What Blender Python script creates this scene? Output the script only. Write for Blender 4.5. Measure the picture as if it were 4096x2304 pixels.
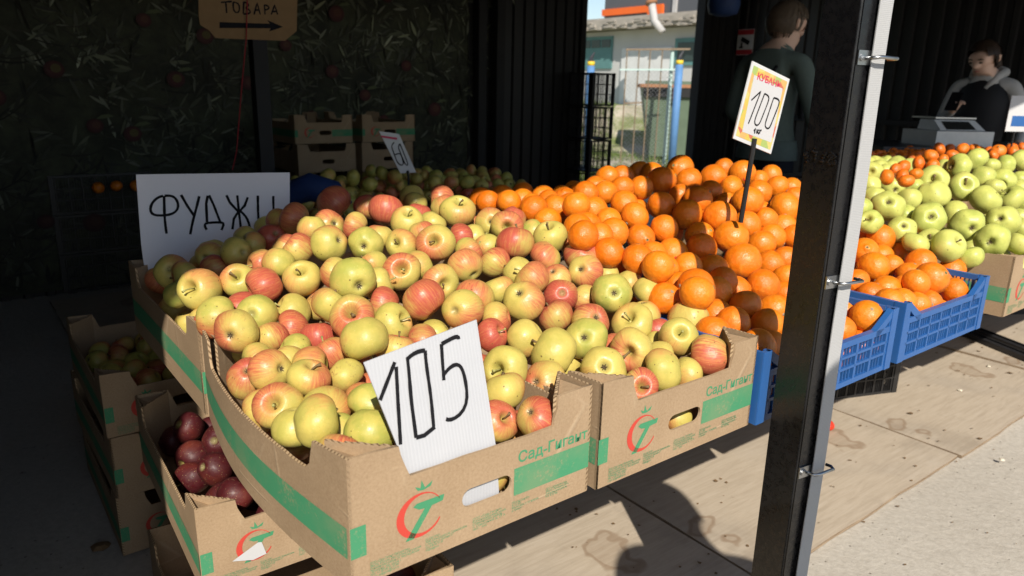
import bpy, bmesh, math, random
from mathutils import Vector, Matrix, Euler, Quaternion, noise
R = math.radians
random.seed(11)
for o in list(bpy.data.objects): bpy.data.objects.remove(o, do_unlink=True)
SC = bpy.context.scene
COL = SC.collection

# ------------------------------------------------------------------ camera
CAMH = 1.27                      # metres above the plywood floor
PITCH, ROLL, FPX = .2677, .0229, 2904.25 / 4096
cd = bpy.data.cameras.new('camera'); cam = bpy.data.objects.new('camera', cd); COL.objects.link(cam)
cd.sensor_width = 36; cd.lens = 36 * FPX; cd.clip_start = .05; cd.clip_end = 2000
cam.matrix_world = Matrix.Translation((0, 0, CAMH)) @ Matrix.Rotation(math.pi/2 - PITCH, 4, 'X') @ Matrix.Rotation(ROLL, 4, 'Z')
cd.dof.use_dof = True; cd.dof.focus_distance = 1.3; cd.dof.aperture_fstop = 6.0
SC.camera = cam

# ------------------------------------------------------------------ sky, sun, exposure
SUN_EL = R(39.5); SUN_H = Vector((.148, -.989)).normalized()     # horizontal direction towards the sun
wd = bpy.data.worlds.new('World'); SC.world = wd; wd.use_nodes = True
nt = wd.node_tree; sky = nt.nodes.new('ShaderNodeTexSky'); sky.sky_type = 'NISHITA'; sky.sun_disc = False
sky.sun_elevation = SUN_EL; sky.sun_rotation = math.atan2(SUN_H.x, SUN_H.y); sky.air_density = 1.0; sky.dust_density = .6
bgn = nt.nodes['Background']; bgn.inputs['Strength'].default_value = .10
nt.links.new(sky.outputs[0], bgn.inputs['Color'])
sl = bpy.data.lights.new('sun', 'SUN'); sl.energy = 5.0; sl.angle = R(.53); sl.color = (1, .93, .82)
sun = bpy.data.objects.new('sun', sl); COL.objects.link(sun); sun.location = (3, -14, 12)
tosun = Vector((SUN_H.x*math.cos(SUN_EL), SUN_H.y*math.cos(SUN_EL), math.sin(SUN_EL)))
sun.rotation_euler = tosun.to_track_quat('Z', 'Y').to_euler()
SC.view_settings.view_transform = 'Standard'; SC.view_settings.look = 'None'
SC.view_settings.exposure = 0.35; SC.view_settings.gamma = 1.0; SC.view_settings.use_curve_mapping = False
SC.cycles.use_denoising = True
SC.cycles.max_bounces = 8; SC.cycles.diffuse_bounces = 4; SC.cycles.sample_clamp_indirect = 6

# ------------------------------------------------------------------ stall frame: u along the fronts, v inwards, z up
YAW = .6623; CU, SU = math.cos(YAW), math.sin(YAW)
AX, AY = -.1898, .7652           # front left corner of the front tray, on the floor
ZB = .668                        # height of the display board
def W(u, v, z): return Vector((AX + u*CU - v*SU, AY + u*SU + v*CU, z))

# ------------------------------------------------------------------ helpers
def link(name, me, mat=None, parent=None, loc=None, rz=None):
    o = bpy.data.objects.new(name, me); COL.objects.link(o)
    if mat is not None and me is not None and not me.materials:
        for m in (mat if isinstance(mat, (list, tuple)) else [mat]): me.materials.append(m)
    if parent is not None: o.parent = parent
    if loc is not None: o.location = loc
    if rz is not None: o.rotation_euler = (0, 0, rz)
    return o
def tag(o, label, cat, group=None, kind=None):
    if label: o['label'] = label
    if cat: o['category'] = cat
    if group: o['group'] = group
    if kind: o['kind'] = kind
    return o
def thing(name, label, cat, loc=(0, 0, 0), rz=0, group=None):
    o = bpy.data.objects.new(name, None); COL.objects.link(o); o.empty_display_size = .05
    o.location = loc; o.rotation_euler = (0, 0, rz)
    return tag(o, label, cat, group)
def pydata(name, v, f, smooth=False, mi=None):
    me = bpy.data.meshes.new(name); me.from_pydata([tuple(p) for p in v], [], f); me.update()
    if smooth: me.polygons.foreach_set('use_smooth', [True]*len(me.polygons))
    if mi: me.polygons.foreach_set('material_index', mi)
    return me
class MB:
    def __init__(s): s.v = []; s.f = []; s.m = []; s.cur = 0
    def add(s, v, f, M=None):
        n = len(s.v); s.v += [tuple(M @ Vector(p)) if M else tuple(p) for p in v]
        s.f += [tuple(i+n for i in q) for q in f]; s.m += [s.cur]*len(f); return s
    def box(s, a, b, M=None):
        x0, y0, z0 = a; x1, y1, z1 = b
        return s.add([(x0,y0,z0),(x1,y0,z0),(x1,y1,z0),(x0,y1,z0),(x0,y0,z1),(x1,y0,z1),(x1,y1,z1),(x0,y1,z1)],
                     [(0,3,2,1),(4,5,6,7),(0,1,5,4),(1,2,6,5),(2,3,7,6),(3,0,4,7)], M)
    def bar(s, p, q, w, h=None, up=(0,0,1)):
        p = Vector(p); q = Vector(q); d = q-p; L = d.length; d.normalize(); up = Vector(up)
        x = d.cross(up)
        if x.length < 1e-4: x = d.cross(Vector((1,0,0)))
        x.normalize(); y = x.cross(d); h = h or w
        M = Matrix((x, d, y)).transposed().to_4x4(); M.translation = p
        return s.box((-w/2, 0, -h/2), (w/2, L, h/2), M)
    def tube(s, pts, rad, n=8, cap=True):
        pts = [Vector(p) for p in pts]; k = len(pts); rr = rad if isinstance(rad, (list, tuple)) else [rad]*k
        b = len(s.v); ref = None
        for i, p in enumerate(pts):
            d = (pts[min(i+1, k-1)] - pts[max(i-1, 0)]).normalized()
            if ref is None: ref = d.orthogonal().normalized()
            ref = (ref - d*ref.dot(d)).normalized(); y = d.cross(ref)
            for j in range(n):
                a = 2*math.pi*j/n; s.v.append(tuple(p + (ref*math.cos(a) + y*math.sin(a))*rr[i]))
        for i in range(k-1):
            for j in range(n):
                s.f.append((b+i*n+j, b+i*n+(j+1)%n, b+(i+1)*n+(j+1)%n, b+(i+1)*n+j)); s.m.append(s.cur)
        if cap:
            s.f.append(tuple(b+j for j in range(n))[::-1]); s.m.append(s.cur)
            s.f.append(tuple(b+(k-1)*n+j for j in range(n))); s.m.append(s.cur)
        return s
    def poly(s, pts): n = len(s.v); s.v += [tuple(p) for p in pts]; s.f.append(tuple(range(n, n+len(pts)))); s.m.append(s.cur); return s
    def mesh(s, name, smooth=False): return pydata(name, s.v, s.f, smooth, s.m)
    def build(s, name, mat, parent=None, smooth=False, loc=None, rz=None): return link(name, s.mesh(name, smooth), mat, parent, loc, rz)
def filled(name, outer, holes=(), depth=0.0):
    """flat outline in the x-z plane, thickness along +y"""
    cu = bpy.data.curves.new('outline', 'CURVE'); cu.dimensions = '2D'; cu.fill_mode = 'BOTH'; cu.extrude = depth/2
    for pts in [outer] + list(holes):
        sp = cu.splines.new('POLY'); sp.points.add(len(pts)-1); sp.use_cyclic_u = True
        for p, q in zip(sp.points, pts): p.co = (q[0], q[1], 0, 1)
    ob = bpy.data.objects.new('outline', cu); me = bpy.data.meshes.new_from_object(ob)
    bpy.data.objects.remove(ob); bpy.data.curves.remove(cu); me.name = name; me.materials.clear()
    me.transform(Matrix.Translation((0, depth/2, 0)) @ Matrix.Rotation(math.pi/2, 4, 'X')); me.update(); return me
def text_mesh(name, s, size, width=None, italic=0, line=1.0, bold=0):
    cu = bpy.data.curves.new('lettering', 'FONT'); cu.body = s; cu.size = size; cu.shear = italic; cu.space_line = line; cu.resolution_u = 3; cu.offset = bold
    ob = bpy.data.objects.new('lettering', cu); me = bpy.data.meshes.new_from_object(ob)
    bpy.data.objects.remove(ob); bpy.data.curves.remove(cu); me.name = name; me.materials.clear()
    if width and len(me.vertices):
        xs = [v.co.x for v in me.vertices]; k = width/max(1e-6, max(xs)-min(xs)); me.transform(Matrix.Translation((-min(xs)*k, 0, 0)) @ Matrix.Diagonal((k, 1, 1, 1)))
    me.transform(Matrix.Rotation(math.pi/2, 4, 'X')); me.update(); return me
def strokes(name, lines, w, y=0.0, jit=0.0, off=(0, 0)):
    """pen strokes as flat ribbons in the x-z plane facing -y"""
    m = MB(); k = 0
    for L in lines:
        P = [Vector((p[0]-off[0], p[1]-off[1])) for p in L]; Q = []
        for i in range(len(P)-1):
            n = max(2, int((P[i+1]-P[i]).length/(w*1.5)))
            Q += [P[i].lerp(P[i+1], t/n) for t in range(n)]
        Q.append(P[-1])
        if len(L) > 3:
            for _ in range(3): Q = [Q[0]] + [(Q[i-1]+Q[i]*2+Q[i+1])/4 for i in range(1, len(Q)-1)] + [Q[-1]]
        b = len(m.v); yy = y - 1e-4*(k % 7); k += 1
        for i, p in enumerate(Q):
            d = (Q[min(i+1, len(Q)-1)] - Q[max(i-1, 0)]).normalized(); nrm = Vector((-d.y, d.x)); ww = w/2*(1+jit*1.6*noise.noise(Vector((p.x*90, p.y*90, k*3.1)))+jit*.3*random.uniform(-1, 1))
            for sg in (1, -1): q = p + nrm*ww*sg; m.v.append((q.x, yy, q.y))
        for i in range(len(Q)-1): m.f.append((b+2*i, b+2*i+1, b+2*i+3, b+2*i+2)); m.m.append(0)
    return m.mesh(name)

# ------------------------------------------------------------------ materials
class N:
    def __init__(s, name, rough=.6, spec=.5):
        s.m = bpy.data.materials.new(name); s.m.use_nodes = True; s.t = s.m.node_tree; s.b = s.t.nodes['Principled BSDF']
        s.b.inputs['Roughness'].default_value = rough; s.b.inputs['Specular IOR Level'].default_value = spec
    def n(s, typ, **kw):
        q = s.t.nodes.new(typ)
        for k, v in kw.items():
            if hasattr(q, k): setattr(q, k, v)
            else: q.inputs[k].default_value = v
        return q
    def l(s, a, b): s.t.links.new(a, b)
    def coord(s, kind='Object', scale=None):
        c = s.n('ShaderNodeTexCoord').outputs[kind]
        if scale:
            mp = s.n('ShaderNodeMapping'); mp.inputs['Scale'].default_value = scale; s.l(c, mp.inputs[0]); return mp.outputs[0]
        return c
    def noise(s, vec, scale, detail=4, rough=.55, dist=0):
        q = s.n('ShaderNodeTexNoise'); q.inputs['Scale'].default_value = scale; q.inputs['Detail'].default_value = detail
        q.inputs['Roughness'].default_value = rough; q.inputs['Distortion'].default_value = dist; s.l(vec, q.inputs['Vector']); return q.outputs['Fac']
    def ramp(s, fac, stops, interp='LINEAR'):
        q = s.n('ShaderNodeValToRGB'); q.color_ramp.interpolation = interp; e = q.color_ramp.elements
        while len(e) < len(stops): e.new(.5)
        for i, (p, c) in enumerate(stops): e[i].position = p; e[i].color = (*c, 1) if len(c) == 3 else c
        s.l(fac, q.inputs[0]); return q.outputs[0]
    def mix(s, fac, a, b, blend='MIX'):
        q = s.n('ShaderNodeMix', data_type='RGBA', blend_type=blend)
        for sock, v in ((q.inputs[0], fac), (q.inputs[6], a), (q.inputs[7], b)):
            if isinstance(v, (int, float)): sock.default_value = v
            elif isinstance(v, tuple): sock.default_value = (*v, 1) if len(v) == 3 else v
            else: s.l(v, sock)
        return q.outputs[2]
    def math(s, op, a, b=None, c=None, clamp=False):
        q = s.n('ShaderNodeMath', operation=op); q.use_clamp = clamp
        for i, v in enumerate((a, b, c)):
            if v is None: continue
            if isinstance(v, (int, float)): q.inputs[i].default_value = v
            else: s.l(v, q.inputs[i])
        return q.outputs[0]
    def maprange(s, v, a, b, c=0., d=1., smooth=True):
        q = s.n('ShaderNodeMapRange'); q.interpolation_type = 'SMOOTHSTEP' if smooth else 'LINEAR'
        s.l(v, q.inputs[0])
        for i, x in enumerate((a, b, c, d)): q.inputs[i+1].default_value = x
        return q.outputs[0]
    def color(s, c):
        if isinstance(c, tuple): s.b.inputs['Base Color'].default_value = (*c, 1)
        else: s.l(c, s.b.inputs['Base Color'])
        return s
    def bump(s, h, strength=.3, dist=.002):
        q = s.n('ShaderNodeBump'); q.inputs['Strength'].default_value = strength; q.inputs['Distance'].default_value = dist
        s.l(h, q.inputs['Height']); s.l(q.outputs[0], s.b.inputs['Normal']); return s
M = {}
def plain(name, col, rough=.6, spec=.5, var=.12, scale=30, metal=0, bump=0):
    a = N(name, rough, spec); f = a.noise(a.coord(), scale)
    a.color(a.mix(f, tuple(c*(1-var) for c in col), tuple(min(1, c*(1+var)) for c in col)))
    a.b.inputs['Metallic'].default_value = metal
    if bump: a.bump(f, bump, .002)
    M[name] = a.m; return a.m

# cardboard: kraft fibres, faint flutes, scuffs
a = N('cardboard', .78, .25); c = a.coord()
f1 = a.noise(c, 9, 3); f2 = a.noise(c, 240, 5, .7); f3 = a.noise(a.coord(scale=(1, 1, .15)), 60, 3)
col = a.ramp(f1, [(.3, (.30, .208, .126)), (.7, (.375, .268, .168))])
col = a.mix(.35, col, a.ramp(f2, [(.35, (.22, .14, .075)), (.65, (.43, .31, .19))]))
col = a.mix(a.maprange(a.noise(c, 22, 6, .7), .62, .78, 0, .45), col, (.44, .335, .215))
col = a.mix(a.maprange(f3, .6, .8, 0, .25), col, (.25, .165, .09))
vk = a.n('ShaderNodeTexVoronoi'); vk.feature = 'DISTANCE_TO_EDGE'; vk.inputs['Scale'].default_value = 7; a.l(a.coord(scale=(1, .6, 1.7)), vk.inputs['Vector'])
cr = a.math('MULTIPLY', a.maprange(vk.outputs['Distance'], .03, .0), a.maprange(a.noise(c, 5, 3), .52, .66)); col = a.mix(a.math('MULTIPLY', cr, .35), col, (.50, .39, .27))
col = a.mix(a.maprange(a.noise(c, 3.2, 4, .6), .52, .74, 0, .35), col, (.21, .145, .085))
a.color(col); a.bump(a.math('ADD', a.math('MULTIPLY', f2, .25), a.math('ADD', cr, a.math('MULTIPLY', a.noise(c, 11, 3), .8))), .22, .003); M['cardboard'] = a.m
# torn edge showing the corrugation
a = N('cardboard_edge', .85, .2); w = a.n('ShaderNodeTexWave'); w.wave_type = 'BANDS'; w.bands_direction = 'DIAGONAL'; w.inputs['Scale'].default_value = 75; w.inputs['Distortion'].default_value = 2.0
a.l(a.coord(), w.inputs['Vector']); a.color(a.ramp(w.outputs['Fac'], [(.2, (.17, .11, .06)), (.6, (.40, .285, .17))])); M['cardboard_edge'] = a.m
def printed(name, col, wear=.5):
    a = N(name, .7, .3); c = a.coord(); f = a.noise(c, 160, 5, .75); g = a.noise(c, 14, 3)
    k = a.maprange(a.math('ADD', f, a.math('MULTIPLY', g, .6)), .92 - .2*wear, 1.12, 0, .75); k = a.math('ADD', k, a.maprange(a.noise(c, 5.5, 5, .65), .50, .72, 0, .42*max(0, wear)), None, True)
    a.color(a.mix(k, col, (.36, .25, .145))); M[name] = a.m
printed('print_green', (.055, .245, .12), .5); printed('print_words', (.055, .24, .12), -.6); printed('print_green_faded', (.15, .33, .15), 1.0); printed('print_red', (.50, .055, .038), .25)
# fruit: object colour r = blush, g = greenness, b = stripes, a = russet
def apple_mat(name, yellow, green, blush1, blush2, rough=.40):
    a = N(name, rough, .38); c = a.coord(); oi = a.n('ShaderNodeObjectInfo'); sc = a.n('ShaderNodeSeparateColor'); a.l(oi.outputs['Color'], sc.inputs[0])
    rnd = oi.outputs['Random']; sx = a.n('ShaderNodeSeparateXYZ'); a.l(c, sx.inputs[0])
    cc = a.n('ShaderNodeVectorMath', operation='ADD'); a.l(c, cc.inputs[0]); mv = a.n('ShaderNodeCombineXYZ')
    for i, k in enumerate((37., 91., 53.)): a.l(a.math('MULTIPLY', rnd, k), mv.inputs[i])
    a.l(mv.outputs[0], cc.inputs[1]); cv = cc.outputs[0]
    ang = a.math('ARCTAN2', sx.outputs['Y'], sx.outputs['X'])
    st = a.n('ShaderNodeCombineXYZ'); a.l(a.math('MULTIPLY', a.math('ADD', ang, rnd), 5.2), st.inputs[0]); a.l(a.math('MULTIPLY', sx.outputs['Z'], .55), st.inputs[1]); a.l(a.math('MULTIPLY', rnd, 40), st.inputs[2])
    stripe = a.noise(st.outputs[0], 2.4, 6, .7)
    big = a.noise(cv, 1.3, 3)
    base = a.mix(sc.outputs[1], yellow, green)
    base = a.mix(a.maprange(big, .35, .65), base, a.mix(.5, base, tuple(min(1, k*1.25) for k in yellow)))
    side = a.math('ADD', a.math('MULTIPLY', sx.outputs['X'], .60), a.math('MULTIPLY', sx.outputs['Z'], .10))
    mask = a.math('ADD', side, a.math('MULTIPLY', a.math('SUBTRACT', big, .5), .9))
    mask = a.math('ADD', mask, a.math('MULTIPLY', a.math('SUBTRACT', stripe, .5), a.math('ADD', .35, a.math('MULTIPLY', sc.outputs[2], 1.5))))
    mask = a.math('ADD', mask, a.math('MULTIPLY', a.math('SUBTRACT', sc.outputs[0], .5), 1.45))
    bl = a.maprange(mask, -.38, .52)
    bcol = a.mix(a.maprange(a.math('ADD', stripe, a.math('MULTIPLY', sc.outputs[0], .35)), .45, .9), blush1, blush2)
    col = a.mix(a.math('MULTIPLY', bl, .93), base, bcol)
    # pale lenticels, russet specks, bruises
    vo = a.n('ShaderNodeTexVoronoi'); vo.inputs['Scale'].default_value = 8; a.l(cv, vo.inputs['Vector']); sepl = a.n('ShaderNodeSeparateColor'); a.l(vo.outputs['Color'], sepl.inputs[0])
    col = a.mix(a.math('MULTIPLY', a.maprange(vo.outputs['Distance'], .17, .09), .45), col, a.mix(a.math('GREATER_THAN', sepl.outputs[1], .55), (.70, .56, .26), (.30, .17, .06)))
    vb = a.n('ShaderNodeTexVoronoi'); vb.inputs['Scale'].default_value = 2.6; a.l(cv, vb.inputs['Vector'])
    sep = a.n('ShaderNodeSeparateColor'); a.l(vb.outputs['Color'], sep.inputs[0])
    spot = a.math('MULTIPLY', a.maprange(a.math('ADD', vb.outputs['Distance'], a.math('MULTIPLY', a.math('SUBTRACT', a.noise(cv, 9, 4), .5), .22)), .13, .06), a.math('GREATER_THAN', sep.outputs[0], .60))
    col = a.mix(a.math('MULTIPLY', spot, .8), col, (.10, .055, .022))
    rus = a.maprange(a.math('ADD', a.noise(cv, 3.2, 8, .78, 1.2), a.math('MULTIPLY', sc.outputs[1], 0)), .54, .70)
    rus = a.math('MULTIPLY', rus, oi.outputs['Alpha']) if 'Alpha' in oi.outputs else a.math('MULTIPLY', rus, .45)
    col = a.mix(a.math('MULTIPLY', rus, .75), col, (.24, .15, .055))
    scr = a.n('ShaderNodeCombineXYZ'); a.l(a.math('MULTIPLY', ang, 1.6), scr.inputs[0]); a.l(a.math('MULTIPLY', sx.outputs['Z'], 7), scr.inputs[1]); a.l(a.math('MULTIPLY', rnd, 77), scr.inputs[2])
    col = a.mix(a.math('MULTIPLY', a.maprange(a.noise(scr.outputs[0], 2.2, 7, .8), .64, .74), a.math('MULTIPLY', a.maprange(a.noise(cv, 1.9, 3), .45, .65), .55)), col, (.22, .13, .05))
    # stem well: green-brown
    rad = a.math('SQRT', a.math('ADD', a.math('MULTIPLY', sx.outputs['X'], sx.outputs['X']), a.math('MULTIPLY', sx.outputs['Y'], sx.outputs['Y'])))
    well = a.math('MULTIPLY', a.maprange(a.math('ADD', rad, a.math('MULTIPLY', stripe, .22)), .50, .16), a.math('GREATER_THAN', sx.outputs['Z'], .2))
    col = a.mix(a.math('MULTIPLY', well, .75), col, (.30, .27, .07))
    eye = a.math('MULTIPLY', a.maprange(rad, .30, .10), a.math('LESS_THAN', sx.outputs['Z'], -.2))
    col = a.mix(a.math('MULTIPLY', eye, .65), col, (.27, .24, .10))
    a.color(col); a.bump(a.noise(cv, 6, 4), .06, .05)
    a.l(a.maprange(a.noise(cv, 5, 4), .3, .7, rough-.08, rough+.14), a.b.inputs['Roughness'])
    a.b.inputs['Coat Weight'].default_value = .06; a.b.inputs['Coat Roughness'].default_value = .3
    M[name] = a.m
apple_mat('apple_skin', (.51, .395, .10), (.325, .345, .068), (.59, .22, .08), (.40, .05, .045))
apple_mat('green_apple_skin', (.49, .485, .125), (.36, .41, .085), (.45, .40, .12), (.40, .33, .11), .40)
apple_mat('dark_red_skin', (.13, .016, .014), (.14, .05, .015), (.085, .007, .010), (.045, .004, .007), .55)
def citrus(name, c1, c2, sc):
    a = N(name, .42, .5); c = a.coord(); oi = a.n('ShaderNodeObjectInfo'); cc = a.n('ShaderNodeVectorMath', operation='ADD'); a.l(c, cc.inputs[0])
    mv = a.n('ShaderNodeCombineXYZ')
    for i, k in enumerate((37., 91., 53.)): a.l(a.math('MULTIPLY', oi.outputs['Random'], k), mv.inputs[i])
    a.l(mv.outputs[0], cc.inputs[1]); cv = cc.outputs[0]
    f = a.math('ADD', a.math('MULTIPLY', a.noise(cv, 1.4, 3), .5), a.math('MULTIPLY', oi.outputs['Random'], .5))
    col = a.mix(a.maprange(f, .2, .8), c1, c2); col = a.mix(a.maprange(a.noise(cv, 2.2, 5, .7), .52, .72, 0, .35), col, (.80, .33, .03))
    vo = a.n('ShaderNodeTexVoronoi'); vo.inputs['Scale'].default_value = sc; a.l(cv, vo.inputs['Vector'])
    col = a.mix(a.math('MULTIPLY', a.maprange(vo.outputs['Distance'], .35, .1), .25), col, tuple(k*.55 for k in c1))
    sp = a.maprange(a.noise(cv, 3.4, 6, .8), .72, .8); col = a.mix(a.math('MULTIPLY', sp, .5), col, (.33, .16, .04))
    a.color(col); a.bump(a.math('ADD', a.maprange(vo.outputs['Distance'], .05, .4), a.math('MULTIPLY', a.noise(cv, 2.2, 3), 1.2)), .20, .025); a.l(a.maprange(a.noise(cv, 2.6, 4), .3, .7, .34, .6), a.b.inputs['Roughness'])
    a.b.inputs['Coat Weight'].default_value = .1; a.b.inputs['Coat Roughness'].default_value = .35; M[name] = a.m
citrus('orange_peel', (.66, .145, .004), (.74, .205, .007), 15); citrus('tangerine_peel', (.70, .125, .006), (.76, .18, .010), 12)
plain('stem_wood', (.16, .105, .045), .8, .3, .4, 60); plain('stem_green', (.32, .30, .10), .7, .3, .3, 60)
plain('calyx_dry', (.085, .06, .035), .9, .2, .5, 60); plain('orange_button', (.20, .23, .10), .85, .2, .4, 60); plain('orange_navel', (.28, .22, .14), .85, .2, .5, 60)
plain('blue_plastic', (.020, .098, .30), .42, .5, .18, 12); plain('black_plastic', (.012, .012, .013), .45, .5, .3, 12); plain('dark_blue_plastic', (.006, .02, .085), .5)
# black painted post: gloss paint with scratches and drips
a = N('post_paint', .28, .5); c = a.coord(); s1 = a.noise(a.coord(scale=(9, 9, .35)), 40, 6, .8); s2 = a.noise(c, 70, 5, .8)
k = a.maprange(s1, .63, .80, 0, .30); a.color(a.mix(k, (.006, .006, .007), (.12, .12, .125)))
a.l(a.maprange(s2, .35, .7, .2, .5), a.b.inputs['Roughness']); a.bump(a.noise(c, 130, 4, .7), .12, .0012); M['post_paint'] = a.m
plain('matt_black', (.010, .010, .011), .62, .35, .3, 20); plain('steel', (.42, .43, .44), .32, .5, .2, 50, 1.0); plain('dark_steel', (.05, .05, .055), .4, .5, .3, 40, .6)
# woven white webbing
a = N('webbing', .75, .3); w1 = a.n('ShaderNodeTexWave'); w1.bands_direction = 'DIAGONAL'; w1.inputs['Scale'].default_value = 120
cb = a.n('ShaderNodeTexChecker'); cb.inputs['Scale'].default_value = 520; mp = a.n('ShaderNodeMapping'); mp.inputs['Rotation'].default_value = (0, R(45), 0); a.l(a.coord(), mp.inputs[0]); a.l(mp.outputs[0], cb.inputs['Vector'])
a.color(a.mix(cb.outputs['Fac'], (.33, .335, .34), (.42, .42, .42))); a.bump(cb.outputs['Fac'], .5, .001); M['webbing'] = a.m
# fluted white plastic / paper
a = N('white_card', .5, .4); w1 = a.n('ShaderNodeTexWave'); w1.bands_direction = 'X'; w1.inputs['Scale'].default_value = 62; w1.inputs['Distortion'].default_value = .15; a.l(a.coord(), w1.inputs['Vector'])
f = a.noise(a.coord(), 18, 4); col = a.mix(f, (.40, .41, .435), (.45, .455, .475)); col = a.mix(a.math('MULTIPLY', w1.outputs['Fac'], .18), col, (.34, .35, .38)); a.color(col); a.bump(w1.outputs['Fac'], .12, .001); M['white_card'] = a.m
plain('shade_paper', (.66, .66, .70), .7, .3, .05, 14); plain('white_paper', (.50, .50, .51), .7, .3, .05, 14); plain('marker_ink', (.010, .010, .012), .85, .12, .3, 200); plain('laminate', (.55, .56, .57), .25, .5, .1, 20)
a = N('sign_border', .35, .5); v = a.n('ShaderNodeTexVoronoi'); v.inputs['Scale'].default_value = 42; a.l(a.coord(), v.inputs['Vector']); sep = a.n('ShaderNodeSeparateColor'); a.l(v.outputs['Color'], sep.inputs[0])
a.color(a.ramp(sep.outputs[0], [(.0, (.55, .42, .08)), (.3, (.56, .48, .16)), (.5, (.33, .42, .12)), (.68, (.58, .36, .12)), (.9, (.50, .14, .08)), (1., (.56, .54, .3))], 'CONSTANT')); M['sign_border'] = a.m
plain('crimson_print', (.55, .03, .09), .5); plain('sign_kraft', (.20, .125, .06), .85, .2, .15, 30); plain('red_string', (.22, .02, .025), .9, .2); plain('sticker_red', (.62, .03, .03), .4)
# plywood: long grain, stains, footprints
a = N('plywood', .62, .35); c = a.coord(); g = a.noise(a.coord(scale=(1.2, 14, 1)), 5, 6, .65, .8); st = a.noise(c, 2.3, 5, .6, .4); d = a.noise(c, 26, 6, .75)
col = a.ramp(g, [(.3, (.365, .30, .225)), (.55, (.435, .365, .28)), (.75, (.475, .405, .32))])
col = a.mix(a.maprange(st, .50, .72, 0, .6), col, (.25, .205, .155)); col = a.mix(a.maprange(d, .60, .74, 0, .5), col, (.20, .15, .105))
col = a.mix(a.maprange(a.noise(c, 1.1, 3), .45, .7, 0, .35), col, (.40, .36, .31))
vo = a.n('ShaderNodeTexVoronoi'); vo.feature = 'F1'; vo.inputs['Scale'].default_value = 3.2; vo.inputs['Randomness'].default_value = 1
dm = a.n('ShaderNodeVectorMath', operation='ADD'); nz = a.n('ShaderNodeTexNoise'); nz.inputs['Scale'].default_value = 7; a.l(c, nz.inputs['Vector']); a.l(c, dm.inputs[0])
sc_ = a.n('ShaderNodeVectorMath', operation='SCALE'); sc_.inputs['Scale'].default_value = .3; a.l(nz.outputs['Color'], sc_.inputs[0]); a.l(sc_.outputs[0], dm.inputs[1]); a.l(dm.outputs[0], vo.inputs['Vector'])
ring = a.math('MULTIPLY', a.maprange(vo.outputs['Distance'], .20, .245), a.maprange(vo.outputs['Distance'], .30, .255))
sep = a.n('ShaderNodeSeparateColor'); a.l(vo.outputs['Color'], sep.inputs[0])
ring = a.math('MULTIPLY', a.math('ADD', ring, a.math('MULTIPLY', a.maprange(vo.outputs['Distance'], .25, .22), .45)), a.math('GREATER_THAN', sep.outputs[0], .62)); col = a.mix(a.maprange(a.noise(a.coord(scale=(1, .35, 1)), 4.5, 6, .7), .56, .72, 0, .40), col, (.22, .185, .145)); col = a.mix(a.math('MULTIPLY', ring, .55), col, (.20, .125, .07))
a.color(col); a.bump(a.math('ADD', g, a.math('MULTIPLY', d, .6)), .25, .003); M['plywood'] = a.m
a = N('plywood_edge', .8, .2); a.color(a.ramp(a.noise(a.coord(scale=(1, 1, 60)), 12, 2), [(.4, (.16, .11, .07)), (.6, (.33, .25, .17))])); M['plywood_edge'] = a.m
# concrete apron
a = N('concrete', .82, .3); c = a.coord(); f1 = a.noise(c, 1.6, 6, .6); f2 = a.noise(c, 55, 6, .75); f3 = a.noise(c, 9, 5, .65)
col = a.ramp(f1, [(.3, (.40, .36, .30)), (.7, (.48, .44, .375))]); col = a.mix(.4, col, a.ramp(f2, [(.35, (.30, .27, .225)), (.68, (.54, .50, .44))]))
col = a.mix(a.maprange(f3, .62, .75, 0, .4), col, (.20, .175, .145)); col = a.mix(a.maprange(a.noise(c, 30, 4), .70, .76, 0, .7), col, (.12, .10, .08))
vc = a.n('ShaderNodeTexVoronoi'); vc.feature = 'DISTANCE_TO_EDGE'; vc.inputs['Scale'].default_value = .9; nz = a.n('ShaderNodeTexNoise'); nz.inputs['Scale'].default_value = 5; a.l(c, nz.inputs['Vector']); sv_ = a.n('ShaderNodeVectorMath', operation='SCALE'); sv_.inputs['Scale'].default_value = .35; a.l(nz.outputs['Color'], sv_.inputs[0]); ad = a.n('ShaderNodeVectorMath', operation='ADD'); a.l(c, ad.inputs[0]); a.l(sv_.outputs[0], ad.inputs[1]); a.l(ad.outputs[0], vc.inputs['Vector'])
crk = a.math('MULTIPLY', a.maprange(vc.outputs['Distance'], .010, .002), a.maprange(a.noise(c, .8, 2), .48, .6)); col = a.mix(a.math('MULTIPLY', crk, .75), col, (.10, .085, .07))
pit = a.n('ShaderNodeTexVoronoi'); pit.inputs['Scale'].default_value = 48; a.l(c, pit.inputs['Vector']); sp_ = a.n('ShaderNodeSeparateColor'); a.l(pit.outputs['Color'], sp_.inputs[0]); pm = a.math('MULTIPLY', a.maprange(pit.outputs['Distance'], .22, .10), a.math('GREATER_THAN', sp_.outputs[0], .86)); col = a.mix(a.math('MULTIPLY', pm, .6), col, (.15, .125, .10))
a.color(col); a.bump(a.math('SUBTRACT', a.math('ADD', f2, a.math('MULTIPLY', f3, 1.5)), a.math('ADD', crk, pm)), .5, .006); M['concrete'] = a.m
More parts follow.
